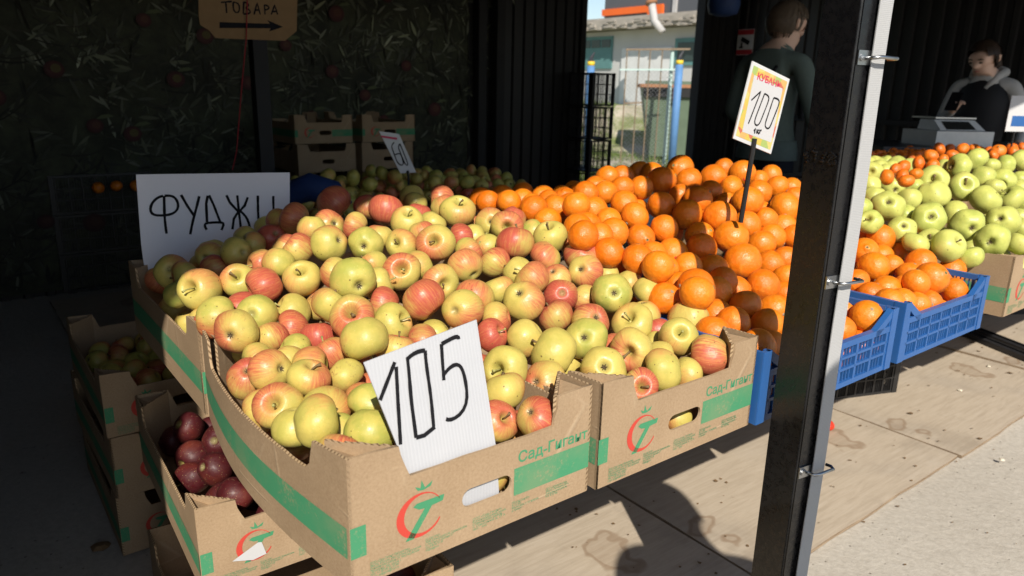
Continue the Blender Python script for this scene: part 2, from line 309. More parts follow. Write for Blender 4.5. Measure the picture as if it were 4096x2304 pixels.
# ground outside: dusty earth with grass patches
a = N('earth', .9, .2); c = a.coord(); f = a.noise(c, .55, 6, .6); g = a.noise(c, 9, 6, .7)
col = a.mix(a.maprange(f, .42, .58), a.ramp(g, [(.3, (.36, .31, .23)), (.7, (.50, .45, .36))]), a.ramp(g, [(.3, (.085, .12, .03)), (.7, (.17, .20, .06))])); a.color(col); a.bump(g, .5, .03); M['earth'] = a.m
plain('corrugated_black', (.011, .0105, .011), .42, .45, .3, 6); plain('roof_dark', (.02, .02, .022), .6)
plain('asphalt_floor', (.060, .058, .056), .8, .3, .25, 7, 0, .3)

# ================================================================== SETTING
def ss(t): t = max(0., min(1., t)); return t*t*(3-2*t)
def terrain(x, y): return -.014 + .96*ss((y-14.6)/3.2) + (.03*noise.noise(Vector((x*.5, y*.5, 0))) if y > 9 else 0)
xs = [-300, -120, -50] + [-20+i*2 for i in range(21)] + [50, 120, 300]; ys = [-300, -120, -40] + [-14+i*1.0 for i in range(46)] + [40, 60, 120, 300, 600]
gv = [(x, y, terrain(x, y)) for y in ys for x in xs]; nx = len(xs)
gf = [(j*nx+i, j*nx+i+1, (j+1)*nx+i+1, (j+1)*nx+i) for j in range(len(ys)-1) for i in range(nx-1)]
gm = pydata('ground', gv, gf, True, [1 if ys[j] >= 8 else 0 for j in range(len(ys)-1) for i in range(nx-1)])
ground = link('ground', gm, [M['concrete'], M['earth']]); tag(ground, None, None, None, 'structure')

# plywood sheets, 1.22 m wide, each a piece of the floor
flo = bpy.data.objects.new('floor', None); COL.objects.link(flo); flo.location = W(0, 0, 0); flo.rotation_euler = (0, 0, YAW); flo['kind'] = 'structure'
def sheet(u0, u1, v0, v1, dz=0.0):
    m = MB(); n = 14; g = .0035; e = []
    for (a0, b0, a1, b1) in ((u0+g, v0+g, u1-g, v0+g), (u1-g, v0+g, u1-g, v1-g), (u1-g, v1-g, u0+g, v1-g), (u0+g, v1-g, u0+g, v0+g)):
        for k in range(n): t = k/n; e.append((a0+(a1-a0)*t+random.uniform(-.003, .003), b0+(b1-b0)*t+random.uniform(-.003, .003)))
    cu, cv = (u0+u1)/2, (v0+v1)/2
    top = [(p[0]-cu, p[1]-cv, 0) for p in e]; bot = [(p[0]-cu, p[1]-cv, -.012) for p in e]; k = len(e)
    m.add(top + bot, [tuple(range(k))]); m.cur = 1
    m.f += [(i, k+i, k+(i+1) % k, (i+1) % k) for i in range(k)]; m.m += [1]*k
    o = m.build('plywood_sheet', [M['plywood'], M['plywood_edge']], flo); o.location = (cu, cv, dz); o.rotation_euler = (random.uniform(-.001, .001), random.uniform(-.001, .001), random.uniform(-.004, .004)); return o
for i in range(5):
    u0 = .05 + i*1.22 + (.03 if i > 2 else 0)
    sheet(u0, u0+1.22, .165 + (.012 if i % 2 else 0), 2.60, .0015*(i % 2)); sheet(u0, u0+1.22, 2.605, 4.2, .001*(i % 3))

# ------------------------------------------------------------------ pavilion: black corrugated walls, roof
pav = thing('market_pavilion', 'dark open-fronted market pavilion with black corrugated walls', 'pavilion', W(0, 0, 0), YAW)
def corrugated(name, p, q, z0, z1, parent, mat='corrugated_black', pitch=.115, dep=.022):
    p = Vector(p); q = Vector(q); L = (q-p).length; d = (q-p)/L; nrm = Vector((-d.y, d.x)); pts = []; s = 0.
    while s < L:
        for a, b in ((0, 0), (.30, 0), (.38, 1), (.72, 1), (.80, 0)):
            if s + a*pitch <= L: pts.append((s + a*pitch, b*dep))
        s += pitch
    pts.append((L, 0)); v = []; f = []; z0 = z0 - .04
    for (s_, h) in pts:
        w = p + d*s_ + nrm*h; v += [(w.x, w.y, z0), (w.x, w.y, z1)]
    f = [(2*i, 2*i+2, 2*i+3, 2*i+1) for i in range(len(pts)-1)]
    return link(name, pydata(name, v, f), M[mat], parent)
VB = 4.36
corrugated('wall', (4.36, VB), (3.1, VB), 0, 2.9, pav); corrugated('wall', (6.62, VB), (6.00, VB), 0, 2.9, pav)
corrugated('wall', (3.36, VB+.03), (-2.6, VB+.03), 0, 2.9, pav); corrugated('wall', (6.6, -.2), (6.6, VB), 0, 2.9, pav); corrugated('wall', (-2.6, VB), (-2.6, -.47), 0, 2.9, pav)
edge = [(-2.7, -.82), (-.90, -.76), (-.66, -.70), (-.50, -.59), (-.34, -.465), (0, -.43), (.36, -.50), (.9, -.49), (6.7, -.473)]; ro_ = edge + [(6.7, 4.5), (-2.7, 4.5)]; n_ = len(ro_)
m = MB(); m.add([(p[0], p[1], 2.33) for p in ro_] + [(p[0], p[1], 2.39) for p in ro_], [tuple(range(n_))[::-1], tuple(range(n_, 2*n_))] + [(i, (i+1) % n_, (i+1) % n_+n_, i+n_) for i in range(n_)]); m.build('roof', M['roof_dark'], pav)
m = MB(); m.box((4.25, VB-.05, 2.38), (6.25, VB+.06, 2.5)); m.build('door_lintel', M['matt_black'], pav)
for u in (4.32, 6.00): MB().box((u, VB-.05, 0), (u+.06, VB+.05, 2.4)).build('door_jamb', M['matt_black'], pav)
for (u, v) in ((-.55, 3.95), (3.38, VB-.08), (3.2, 4.28)): MB().box((u-.04, v-.04, 0), (u+.04, v+.04, 2.47)).build('post', M['matt_black'], pav)
MB().bar((6.55, .6, 1.9), (6.55, 3.6, 2.45), .05).build('brace', M['matt_black'], pav)
MB().bar((6.54, -.2, 1.05), (6.54, VB, 1.05), .05).build('rail', M['matt_black'], pav)

MB().box((-2.58, 2.95, 1.86), (3.02, 3.02, 2.33)).build('added_shade_beam', M['matt_black'], pav)  # unseen beam, added only to keep sky light off the back of the interior
# closed front panel left of the opening: it keeps the left side in shade
corrugated('front_panel', (-.84, -.47), (-2.62, -.47), 0, 2.5, pav)
MB().box((-.86, -.50, 0), (-.80, -.44, 2.33)).build('post', M['matt_black'], pav)

# interior dark post with the hanging card in front
pst = thing('support_post', 'thin black steel post in front of the apple orchard banner', 'post', (-1.165, 3.42, 0), YAW)
MB().box((-.032, -.032, 0), (.032, .032, 2.47)).build('post_shaft', M['matt_black'], pst); MB().box((-.07, -.07, 0), (.07, .07, .008)).build('base_plate', M['matt_black'], pst)

# ------------------------------------------------------------------ orchard banner (flat print) on the back wall
ban = thing('orchard_banner', 'large dark printed banner of apple tree leaves and red apples', 'banner', W(0, VB-.015, 0), YAW)
a = N('banner_cloth', .6, .3); c = a.coord(); f = a.noise(c, 3.5, 6, .65); g = a.noise(c, 16, 6, .75)
a.color(a.mix(a.maprange(a.math('ADD', f, a.math('MULTIPLY', g, .4)), .5, .95), (.010, .012, .006), (.055, .062, .03))); M['banner_cloth'] = a.m
a = N('banner_leaf', .6, .3); at = a.n('ShaderNodeAttribute'); at.attribute_name = 'tint'; a.color(at.outputs['Color']); M['banner_leaf'] = a.m
m = MB(); m.box((-2.55, 0, .02), (3.3, .012, 2.46)); m.build('banner_cloth', M['banner_cloth'], ban)
rb = random.Random(4)
def flat_print(name, gen):
    v, f, cc = [], [], []
    k = 0
    for outline, col in gen:
        y = -.002 - .0000018*k; k += 1; n = len(v); v += [(p[0], y, p[1]) for p in outline]; f.append(tuple(range(n, n+len(outline)))); cc.append(col)
    me = pydata(name, v, f); at_ = me.color_attributes.new('tint', 'FLOAT_COLOR', 'CORNER'); i = 0
    for p, col in zip(me.polygons, cc):
        for li in p.loop_indices: at_.data[li].color = (*col, 1)
    return link(name, me, M['banner_leaf'], ban)
def leaf_gen():
    for _ in range(900):
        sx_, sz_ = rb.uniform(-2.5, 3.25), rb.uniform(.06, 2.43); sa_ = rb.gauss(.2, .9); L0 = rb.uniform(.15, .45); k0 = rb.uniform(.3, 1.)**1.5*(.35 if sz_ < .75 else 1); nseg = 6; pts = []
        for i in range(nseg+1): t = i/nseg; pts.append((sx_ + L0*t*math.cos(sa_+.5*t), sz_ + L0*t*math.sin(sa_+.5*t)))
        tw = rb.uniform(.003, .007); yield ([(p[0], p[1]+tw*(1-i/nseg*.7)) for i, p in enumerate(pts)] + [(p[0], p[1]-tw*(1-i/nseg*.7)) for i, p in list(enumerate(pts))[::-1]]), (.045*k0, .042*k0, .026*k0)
        for q in range(rb.randint(5, 9)):
            t = rb.random(); x, z = pts[int(t*nseg)]; a_ = sa_ + .5*t + rb.choice((-1, 1))*rb.uniform(.3, 1.1); L = rb.uniform(.04, .13); w = L*rb.uniform(.10, .24); b = rb.uniform(-.3, .3)*L; k = k0*rb.uniform(.5, 1.5)*(2.0 if rb.random() < .10 else 1)
            col = (.095*k, .105*k, .065*k) if rb.random() < .72 else (.17*k, .185*k, .135*k)
            P_ = [(0, 0), (.25*L, w*.42+b*.2), (.55*L, w*.5+b*.55), (.85*L, w*.22+b*.85), (L, b), (.8*L, -w*.28+b*.8), (.5*L, -w*.45+b*.5), (.22*L, -w*.38+b*.2)]; ca, sa = math.cos(a_), math.sin(a_)
            yield [(x+p[0]*ca-p[1]*sa, min(2.44, max(.03, z+p[0]*sa+p[1]*ca))) for p in P_][::-1], col
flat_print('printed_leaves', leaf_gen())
spots = [(-.05, 1.16), (.42, 1.0), (.9, 1.28), (1.35, 1.27), (1.78, 1.05), (2.2, 1.2), (.75, 1.62), (1.1, 1.55), (2.55, 1.42), (-.4, 1.5), (.1, .45), (.35, .42), (1.5, 1.8), (2.0, 1.75), (2.8, 1.1), (-.9, 1.2), (.62, .95), (1.62, 1.52), (.02, 1.9), (2.4, 1.9), (.25, 1.32), (2.35, 1.02), (1.95, 1.36)]
for (x, z) in spots:
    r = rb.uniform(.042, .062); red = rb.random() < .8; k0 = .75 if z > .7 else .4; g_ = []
    for s_, off, c3 in ((1., 0, (.060, .012, .013)), (.78, .12, (.085, .018, .018)), (.5, .25, (.115, .04, .026) if red else (.13, .10, .03))):
        g_.append(([(x + off*r*.6 + r*s_*math.cos(t/20*6.283)*rb.uniform(.97, 1.03), z + off*r*.5 + r*s_*.92*math.sin(t/20*6.283)) for t in range(20)][::-1], tuple(q*k0 for q in c3)))
    if rb.random() < .6: x2, z2 = x + r*.2, z + r*.9; g_.append(([(x2, z2), (x2+.03, z2+.022), (x2+.07, z2+.028), (x2+.10, z2+.015), (x2+.06, z2+.004), (x2+.03, z2)][::-1], (.09, .11, .05)))
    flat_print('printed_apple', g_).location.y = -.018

# ================================================================== display board, legs and crates
brd = thing('display_table', 'long dark plywood display board on black crates under the fruit trays', 'table', W(0, 0, 0), YAW)
MB().box((.02, .07, ZB-.03), (2.9, 1.32, ZB-.002)).build('table_top', M['plywood_edge'], brd)
for u in (.55, 1.3, 2.1, 2.85): MB().box((u-.02, 1.22, 0), (u+.02, 1.26, ZB-.03)).build('leg', M['matt_black'], brd); MB().box((u-.02, .80, 0), (u+.02, .84, ZB-.03)).build('leg', M['matt_black'], brd)
MB().box((.5, .80, .28), (2.9, .83, .32)).build('stretcher', M['matt_black'], brd)

# ------------------------------------------------------------------ cardboard trays
TW, TL, TH, RIM, TK = .398, .598, .178, .130, .0045
def wall_strip(L, prof, bow=0., t=TK, jag=0.0, n=44, rnd=None):
    """wall along x from 0 to L, outside face at y=0 (outside is -y), height prof(x)"""
    m = MB(); X = [L*i/n for i in range(n+1)]
    for k in (.068, .075, .084, L-.084, L-.075, L-.068): X.append(k)
    X = sorted(set(X)); v = []; k = len(X)
    for x in X:
        b = -bow*math.sin(math.pi*x/L); h = prof(x) + (rnd.uniform(-jag, jag) if rnd else 0)
        v += [(x, b, 0), (x, b, h), (x, b+t, h), (x, b+t, 0)]
    f = []; mi = []
    for i in range(k-1):
        a, b = 4*i, 4*i+4
        for (p, q, mm) in ((0, 1, 0), (1, 2, 1), (2, 3, 0)): f.append((a+p, b+p, b+q, a+q)[::1]); mi.append(mm)
    f += [(0, 1, 2, 3), (4*(k-1)+3, 4*(k-1)+2, 4*(k-1)+1, 4*(k-1))]; mi += [1, 1]
    return v, [q[::-1] for q in f], mi
def tray_prof(L, c=.071, s=.013):
    def h(x):
        x = min(x, L-x)
        if x <= c: return TH - .003*x/c
        if x <= c+s: return TH-.004 - (TH-.004-RIM)*(x-c)/s
        return RIM
    return h
def slot(cx, cz, w, h, n=8):
    r = h/2; p = []
    for k in range(n+1): a_ = -math.pi/2 + math.pi*k/n; p.append((cx+w/2-r+r*math.cos(a_), cz+r*math.sin(a_)))
    for k in range(n+1): a_ = math.pi/2 + math.pi*k/n; p.append((cx-w/2+r+r*math.cos(a_), cz+r*math.sin(a_)))
    return p
def front_outline(seed):
    rr = random.Random(seed); j = lambda s: rr.uniform(-s, s)
    return [(0, 0), (TW, 0), (TW, TH), (TW-.035, TH-.001+j(.001)), (TW-.067, TH-.002), (TW-.069+j(.002), .158+j(.003)), (TW-.074, .143), (TW-.075, RIM+.001)] + [(TW-.09-i*(TW-.19)/6, RIM+j(.0012)) for i in range(1, 6)] + [(.085, RIM), (.079, .145+j(.003)), (.073, .160+j(.003)), (.070, TH-.003), (.035, TH-.001+j(.001)), (0, TH)]
FRONTS = []
for sd in range(3):
    me = filled('front_panel', front_outline(sd), [slot(.206, .066, .084, .028)], TK); me.materials.append(M['cardboard']); FRONTS.append(me)
SIDE = {}
for bow in (0., .028):
    v, f, mi = wall_strip(TL, tray_prof(TL, .075, .012), bow, TK, .0008, 44, random.Random(3)); me = pydata('side_panel', v, f, False, mi); me.materials.append(M['cardboard']); me.materials.append(M['cardboard_edge']); SIDE[bow] = me
v, f, mi = wall_strip(TW-.01, tray_prof(TW-.01), 0., TK, .0008, 30, random.Random(5)); BACK = pydata('back_panel', v, f, False, mi); BACK.materials.append(M['cardboard']); BACK.materials.append(M['cardboard_edge'])
cl = math.hypot(.066, .066); v, f, mi = wall_strip(cl, lambda x: TH-.006, 0., TK, .002, 8, random.Random(6)); CORN = pydata('corner_brace', v, f, False, mi); CORN.materials.append(M['cardboard']); CORN.materials.append(M['cardboard_edge'])
BOTT = MB().box((TK, TK, .001), (TW-TK, TL-TK, .006)).mesh('bottom_panel'); BOTT.materials.append(M['cardboard'])
# lids of the corner pockets: crumpled little flaps
FLAP = MB(); FLAP.poly([(0, 0, 0), (.062, .004, -.004), (.030, .030, -.012), (.004, .060, -.003)]); FLAP = FLAP.mesh('corner_flap'); FLAP.materials.append(M['cardboard'])
# prints on the front
def deco(outline): me = filled('print', outline, [], 0); return me
PR = {}
PR['stripe'] = deco([(.252, .042), (TW-.001, .042), (TW-.001, .085), (.252, .085)]); PR['patch'] = deco([(.001, .042), (.022, .042), (.022, .085), (.001, .085)])
ring = []
cx, cz, ro = .0985, .0690, .0345
for k in range(33): a_ = R(28 + 304*k/32); ring.append((cx+ro*math.cos(a_), cz+.92*ro*math.sin(a_)))
for k in range(33): a_ = R(332 - 304*k/32); ring.append((cx+.0045+(ro-.0065)*math.cos(a_), cz+.001+.93*(ro-.0045)*math.sin(a_)))
PR['ring'] = deco(ring)
PR['letter'] = deco([(.0885, .0835), (.094, .0870), (.1357, .0870), (.1331, .0785), (.1165, .0770), (.0885, .0375), (.0765, .0375), (.1055, .0765), (.097, .0775)])
PR['leaf'] = filled('print', [(.0916, .1115), (.0996, .1075), (.1011, .1185), (.1064, .1065), (.1180, .1130), (.1147, .1060), (.1036, .1035), (.0955, .1050)], [], 0)
PR['words'] = text_mesh('lettering', 'Сад-Гигант', .0235, .133, 0, 1, .0004)
PR['words'].transform(Matrix.Translation((.259, 0, .0925)))
sm = [(.026, .0250, .074, 'ООО «Сад-Гигант Ингушетия»\n386250, Россия, Республика Ингушетия,\nСунженский район, ст. Нестеровская\nПромзона, тер. садов 1\nтел.: +7 (8734) 22-33-44\ne-mail: sadgigant@mail.ru'), (.106, .0275, .066, 'АО «Сад-Гигант»\n353580, Краснодарский край, Славянский район,\nп. Совхозный, ул. Школьная, 517\nтел.: 8 (86146) 9-31-85\ninfo@sadgigant.ru'), (.181, .0290, .058, 'ООО «Сад-Гигант»\nКраснодарский край,\nСлавянский район,\nп. Совхозный, д. 27 А\nтел./факс'), (.249, .0295, .050, 'ООО «Сад-Гигант-Юг»\n361115, КБР,\nМайский район, ст. Котляревская,\nул. Красная 1'), (.312, .0300, .046, 'ООО «Агроном-сад»\n399610, Липецкая обл.,\nЛебедянский район,\nтел. 8 (4746)')]
sv, sf = [], []
for (x, z, w, s_) in sm:
    me = text_mesh('small', s_, .0052, w, 0, .78); n = len(sv); sv += [(q.co.x+x, 0, q.co.z+z) for q in me.vertices]; sf += [tuple(i+n for i in p.vertices) for p in me.polygons]; bpy.data.meshes.remove(me)
PR['small'] = pydata('small_print', sv, sf)
def side_band(bow):
    v, f = [], []
    for i in range(25):
        x = .004 + (TL-.008)*i/24; b = -bow*math.sin(math.pi*x/TL) - .0007; v += [(x, b, .042), (x, b, .085)]
    return pydata('printed_band', v, [(2*i, 2*i+2, 2*i+3, 2*i+1) for i in range(24)])
BAND = {b: side_band(b) for b in (0., .028)}
for k, mt in (('stripe', 'print_green'), ('patch', 'print_green'), ('ring', 'print_red'), ('letter', 'print_green'), ('leaf', 'print_green'), ('words', 'print_words'), ('small', 'print_words')): PR[k].materials.append(M[mt])
for b in BAND.values(): b.materials.append(M['print_green'])
PN = dict(stripe='printed_stripe', patch='printed_patch', ring='logo_ring', letter='logo_letter', leaf='logo_leaf', words='lettering', small='small_print')
TRN = [0]
def tray(loc, rz, label, group, detail=2, bow=0., faded=False):
    t = thing('cardboard_tray', label, 'fruit box', loc, rz, group); i = TRN[0]; TRN[0] += 1
    fr = link('front_panel', FRONTS[i % 3], None, t)
    ls = link('side_panel', SIDE[bow], None, t, (TK*.0, TL, 0), -math.pi/2); ls.location = (0, TL, 0)
    rs = link('side_panel', SIDE[0.], None, t, (TW, 0, 0), math.pi/2)
    bk = link('back_panel', BACK, None, t, (TW-.005, TL, 0), math.pi)
    link('bottom_panel', BOTT, None, t)
    if detail:
        # corner braces turned to close a triangular pocket in every corner
        for (x, y, rz_) in ((.003, .069, -math.pi/4), (TW-.069, .003, math.pi/4), (TW-.003, TL-.069, math.pi*3/4), (.069, TL-.003, -math.pi*3/4)):
            link('corner_brace', CORN, None, t, (x, y, .001), rz_)
        for (x, y, rz_) in ((.006, .006, 0), (TW-.006, .006, math.pi/2), (TW-.006, TL-.006, math.pi), (.006, TL-.006, -math.pi/2)):
            fl = link('corner_flap', FLAP, None, t, (x, y, TH-.006-random.uniform(0, .006)), rz_)
        for k in ('stripe', 'patch', 'ring', 'letter', 'leaf', 'words', 'small') if detail > 1 else ('stripe', 'patch', 'ring', 'letter'):
            o = link(PN[k], PR[k], None, fr, (0, -.0005, 0))
        link('printed_band', BAND[bow], None, ls); link('printed_band', BAND[0.], None, rs)
    return t
gA = 'cardboard apple trays on the display board'
tray(W(0, 0, ZB), YAW, 'front cardboard tray of apples holding the 105 price card', gA, 2, .028)
tray(W(.410, -.0067, ZB), YAW, 'cardboard tray of apples beside the blue crate of oranges', gA, 2)
tray(W(-.003, .612, ZB), YAW, 'cardboard tray of apples below the white ФУДЖИ card', gA, 2)
tray(W(.412, .612, ZB), YAW, 'rear cardboard tray buried under the apple heap', gA, 0)
tray(W(2.02, -.012, ZB), YAW, 'cardboard tray heaped with large green apples', gA, 2)
tray(W(2.43, -.010, ZB), YAW, 'cardboard tray of green apples at the end of the board', gA, 1)
tray(W(2.02, .60, ZB), YAW, 'rear cardboard tray buried under the green apples', gA, 0)
gB = 'cardboard trays stacked on the floor'
SYA = R(38.6); sp = Vector((-1.055, 1.737, 0))
for k, lb in enumerate(('bottom tray of the three-high stack on the dark floor', 'middle tray of the three-high stack on the dark floor', 'top open tray of apples on the three-high floor stack')):
    t = tray(sp + Vector((random.uniform(-.004, .004), random.uniform(-.004, .004), .178*k)), SYA+random.uniform(-.012, .012), lb, gB, 1 if k < 2 else 2)
FYA = R(36); fp = Vector((-.556, 1.138, .356)); fv = Vector((-math.sin(FYA), math.cos(FYA), 0)); fu = Vector((math.cos(FYA), math.sin(FYA), 0))
tray(fp, FYA, 'open tray of dark red apples under the display board', gB, 2)
tray(fp + fu*.03 - fv*.17 + Vector((0, 0, -.178)), FYA-.03, 'lower tray of dark red apples sticking out beneath another', gB, 1)
tray(fp - fv*.02 + Vector((0, 0, -.356)), FYA+.02, 'tray of the floor stack standing on the plywood', gB, 0)

# torn white label on the dark red apple tray (its code is left out)
lb_ = filled('paper_label', [(.055, .052), (.093, .040), (.118, .044), (.111, .072), (.104, .074)], [], 0); lb_.materials.append(M['white_paper'])
tag(link('paper_label', lb_, None, None, fp + Vector((0, 0, 0)) - fv*.0022, FYA), 'torn white paper label stuck on the dark red apple tray', 'label')

# ------------------------------------------------------------------ plastic crates
def crate_wall(L, h, low=None, nrib=7, fine=4, t=.006, **kw):
    """lattice wall in the x-z plane, outside at y=0"""
    m = MB(); B = lambda x0, z0, x1, z1, y0=0., y1=t: m.box((x0, y0, z0), (x1, y1, z1))
    top = low if low else h-.012
    B(0, 0, L, .012, -.003, t+.002); B(.02, top-.004, L-.02, top+.010, -.004, t+.003)
    rows = [.012, .012+(top-.016)/3, .012+2*(top-.016)/3, top-.004]
    for z in rows[1:3]: B(0, z, L, z+.006, -.003, t)
    for i in range(nrib+1):
        x = .03 + (L-.06)*i/nrib; B(x-.0035, .012, x+.0035, top-.004, -.003, t)
        if i < nrib:
            for k in range(1, fine+1):
                xx = x + (L-.06)/nrib*k/(fine+1); B(xx-.0013, .012, xx+.0013, top-.004, .001, t-.001)
    if low:
        for s_ in (0, 1):
            X = (lambda x: x) if s_ == 0 else (lambda x: L-x)
            pts = [(X(.012), h), (X(.020), h), (X(.085), low+.010), (X(.085), low-.004), (X(.072), low-.004), (X(.012), h-.014)]
            if s_: pts = pts[::-1]
            v = [(p[0], -.004, p[1]) for p in pts] + [(p[0], t+.003, p[1]) for p in pts]; n = len(pts)
            m.add(v, [tuple(range(n)), tuple(range(2*n-1, n-1, -1))] + [(i, i+n, (i+1) % n+n, (i+1) % n) for i in range(n)])
            B(min(X(.006), X(.026)), .012, max(X(.006), X(.026)), h-.004, -.002, t)
    return m
def crate(loc, rz, w, d, h, mat, label, group, low=.66, nr=7, fi=4):
    t = thing('plastic_crate', label, 'crate', loc, rz, group)
    crate_wall(w, h, h*low if low else None, nr, fi).build('front_wall', mat, t)
    crate_wall(w, h, None, nr, fi).build('back_wall', mat, t, False, (w, d, 0), math.pi)
    crate_wall(d, h, None, nr+1, fi).build('side_wall', mat, t, False, (0, d, 0), -math.pi/2); crate_wall(d, h, None, nr+1, fi).build('side_wall', mat, t, False, (w, 0, 0), math.pi/2)
    fl = MB(); fl.box((.004, .004, .001), (w-.004, d-.004, .005)); fl.build('crate_floor', mat, t)
    for (x, y) in ((0, 0), (w, 0), (0, d), (w, d)):
        sx = 1 if x == 0 else -1; sy = 1 if y == 0 else -1; m = MB()
        m.box((min(x-.004*sx, x+.022*sx), min(y-.005*sy, y+.004*sy), 0), (max(x-.004*sx, x+.022*sx), max(y-.005*sy, y+.004*sy), h))
        m.box((min(x-.005*sx, x+.004*sx), min(y-.004*sy, y+.022*sy), 0), (max(x-.005*sx, x+.004*sx), max(y-.004*sy, y+.022*sy), h-.001)); m.build('corner_post', mat, t)
    return t
gC = 'blue plastic crates of oranges'
crate(W(.822, -.012, ZB), YAW, .512, .58, .145, M['blue_plastic'], 'blue plastic crate of oranges behind the black post', gC)
crate(W(1.382, -.010, ZB), YAW, .468, .50, .147, M['blue_plastic'], 'blue plastic crate of oranges beside the green apple tray', gC)
gK = 'black plastic crates'
crate(W(2.52, .74, 0), YAW-R(20), .40, .50, .20, M['black_plastic'], 'low black plastic crate on the plywood under the blue crates', gK, None)
crate(W(1.55, .86, 0), YAW, .56, .36, .30, M['black_plastic'], 'black plastic crate in the shade under the orange heap', gK, None)
crate(W(.70, .86, 0), YAW, .56, .36, .30, M['black_plastic'], 'black plastic crate in the shade under the rear apple trays', gK, None)
for k in range(5): crate(W(4.16, 3.97, .285*k+.001), YAW+random.uniform(-.03, .03), .26, .3, .28, M['black_plastic'], ('bottom', 'second', 'middle', 'fourth', 'top')[k] + ' black crate of the stack at the bright doorway', gK, None, 3, 2)
crate(W(3.80, 4.02, .001), YAW, .30, .28, .27, M['black_plastic'], 'lone black crate beside the doorway crate stack', gK, None)
bx0 = Vector((-2.98, 4.35, 0))
for k in range(3): crate(Vector((-2.74, 4.27, .24*k+.001)), YAW, .55, .38, .235, M['black_plastic'], ('bottom', 'middle', 'top')[k] + ' black crate of the stack by the orchard banner', gK, None)

# dark cardboard trays stacked by the banner, and the table behind
gD = 'cardboard trays stacked in the dark by the banner'
c0 = Vector((-1.36, 4.60, 0))
for ci in range(2):
    for k in range(6):
        tray(c0 + Vector((CU, SU, 0))*(.44*ci) + Vector((random.uniform(-.012, .012), random.uniform(-.012, .012), .181*k + .002)), YAW+random.uniform(-.04, .04), '%s tray up in the dim stack nearer the %s' % (('first', 'second', 'third', 'fourth', 'fifth', 'sixth')[k], ('orchard banner print', 'bright doorway')[ci]), gD, 1 if k == 5 else 0)
tb2 = thing('display_table', 'shaded board under the heap of green and brown apples', 'table', W(0, 0, 0), YAW)
MB().box((.85, 1.96, .50), (2.2, 2.85, .53)).build('table_top', M['plywood_edge'], tb2)
for u in (.9, 2.14):
    for v_ in (2.02, 2.78): MB().box((u-.02, v_-.02, 0), (u+.02, v_+.02, .50)).build('leg', M['matt_black'], tb2)
for i in range(3): tray(W(.88+.42*i, 2.02, .531), YAW, ('first', 'second', 'third')[i] + ' shaded tray under the apples marked 60', 'trays under the apples marked 60', 0)

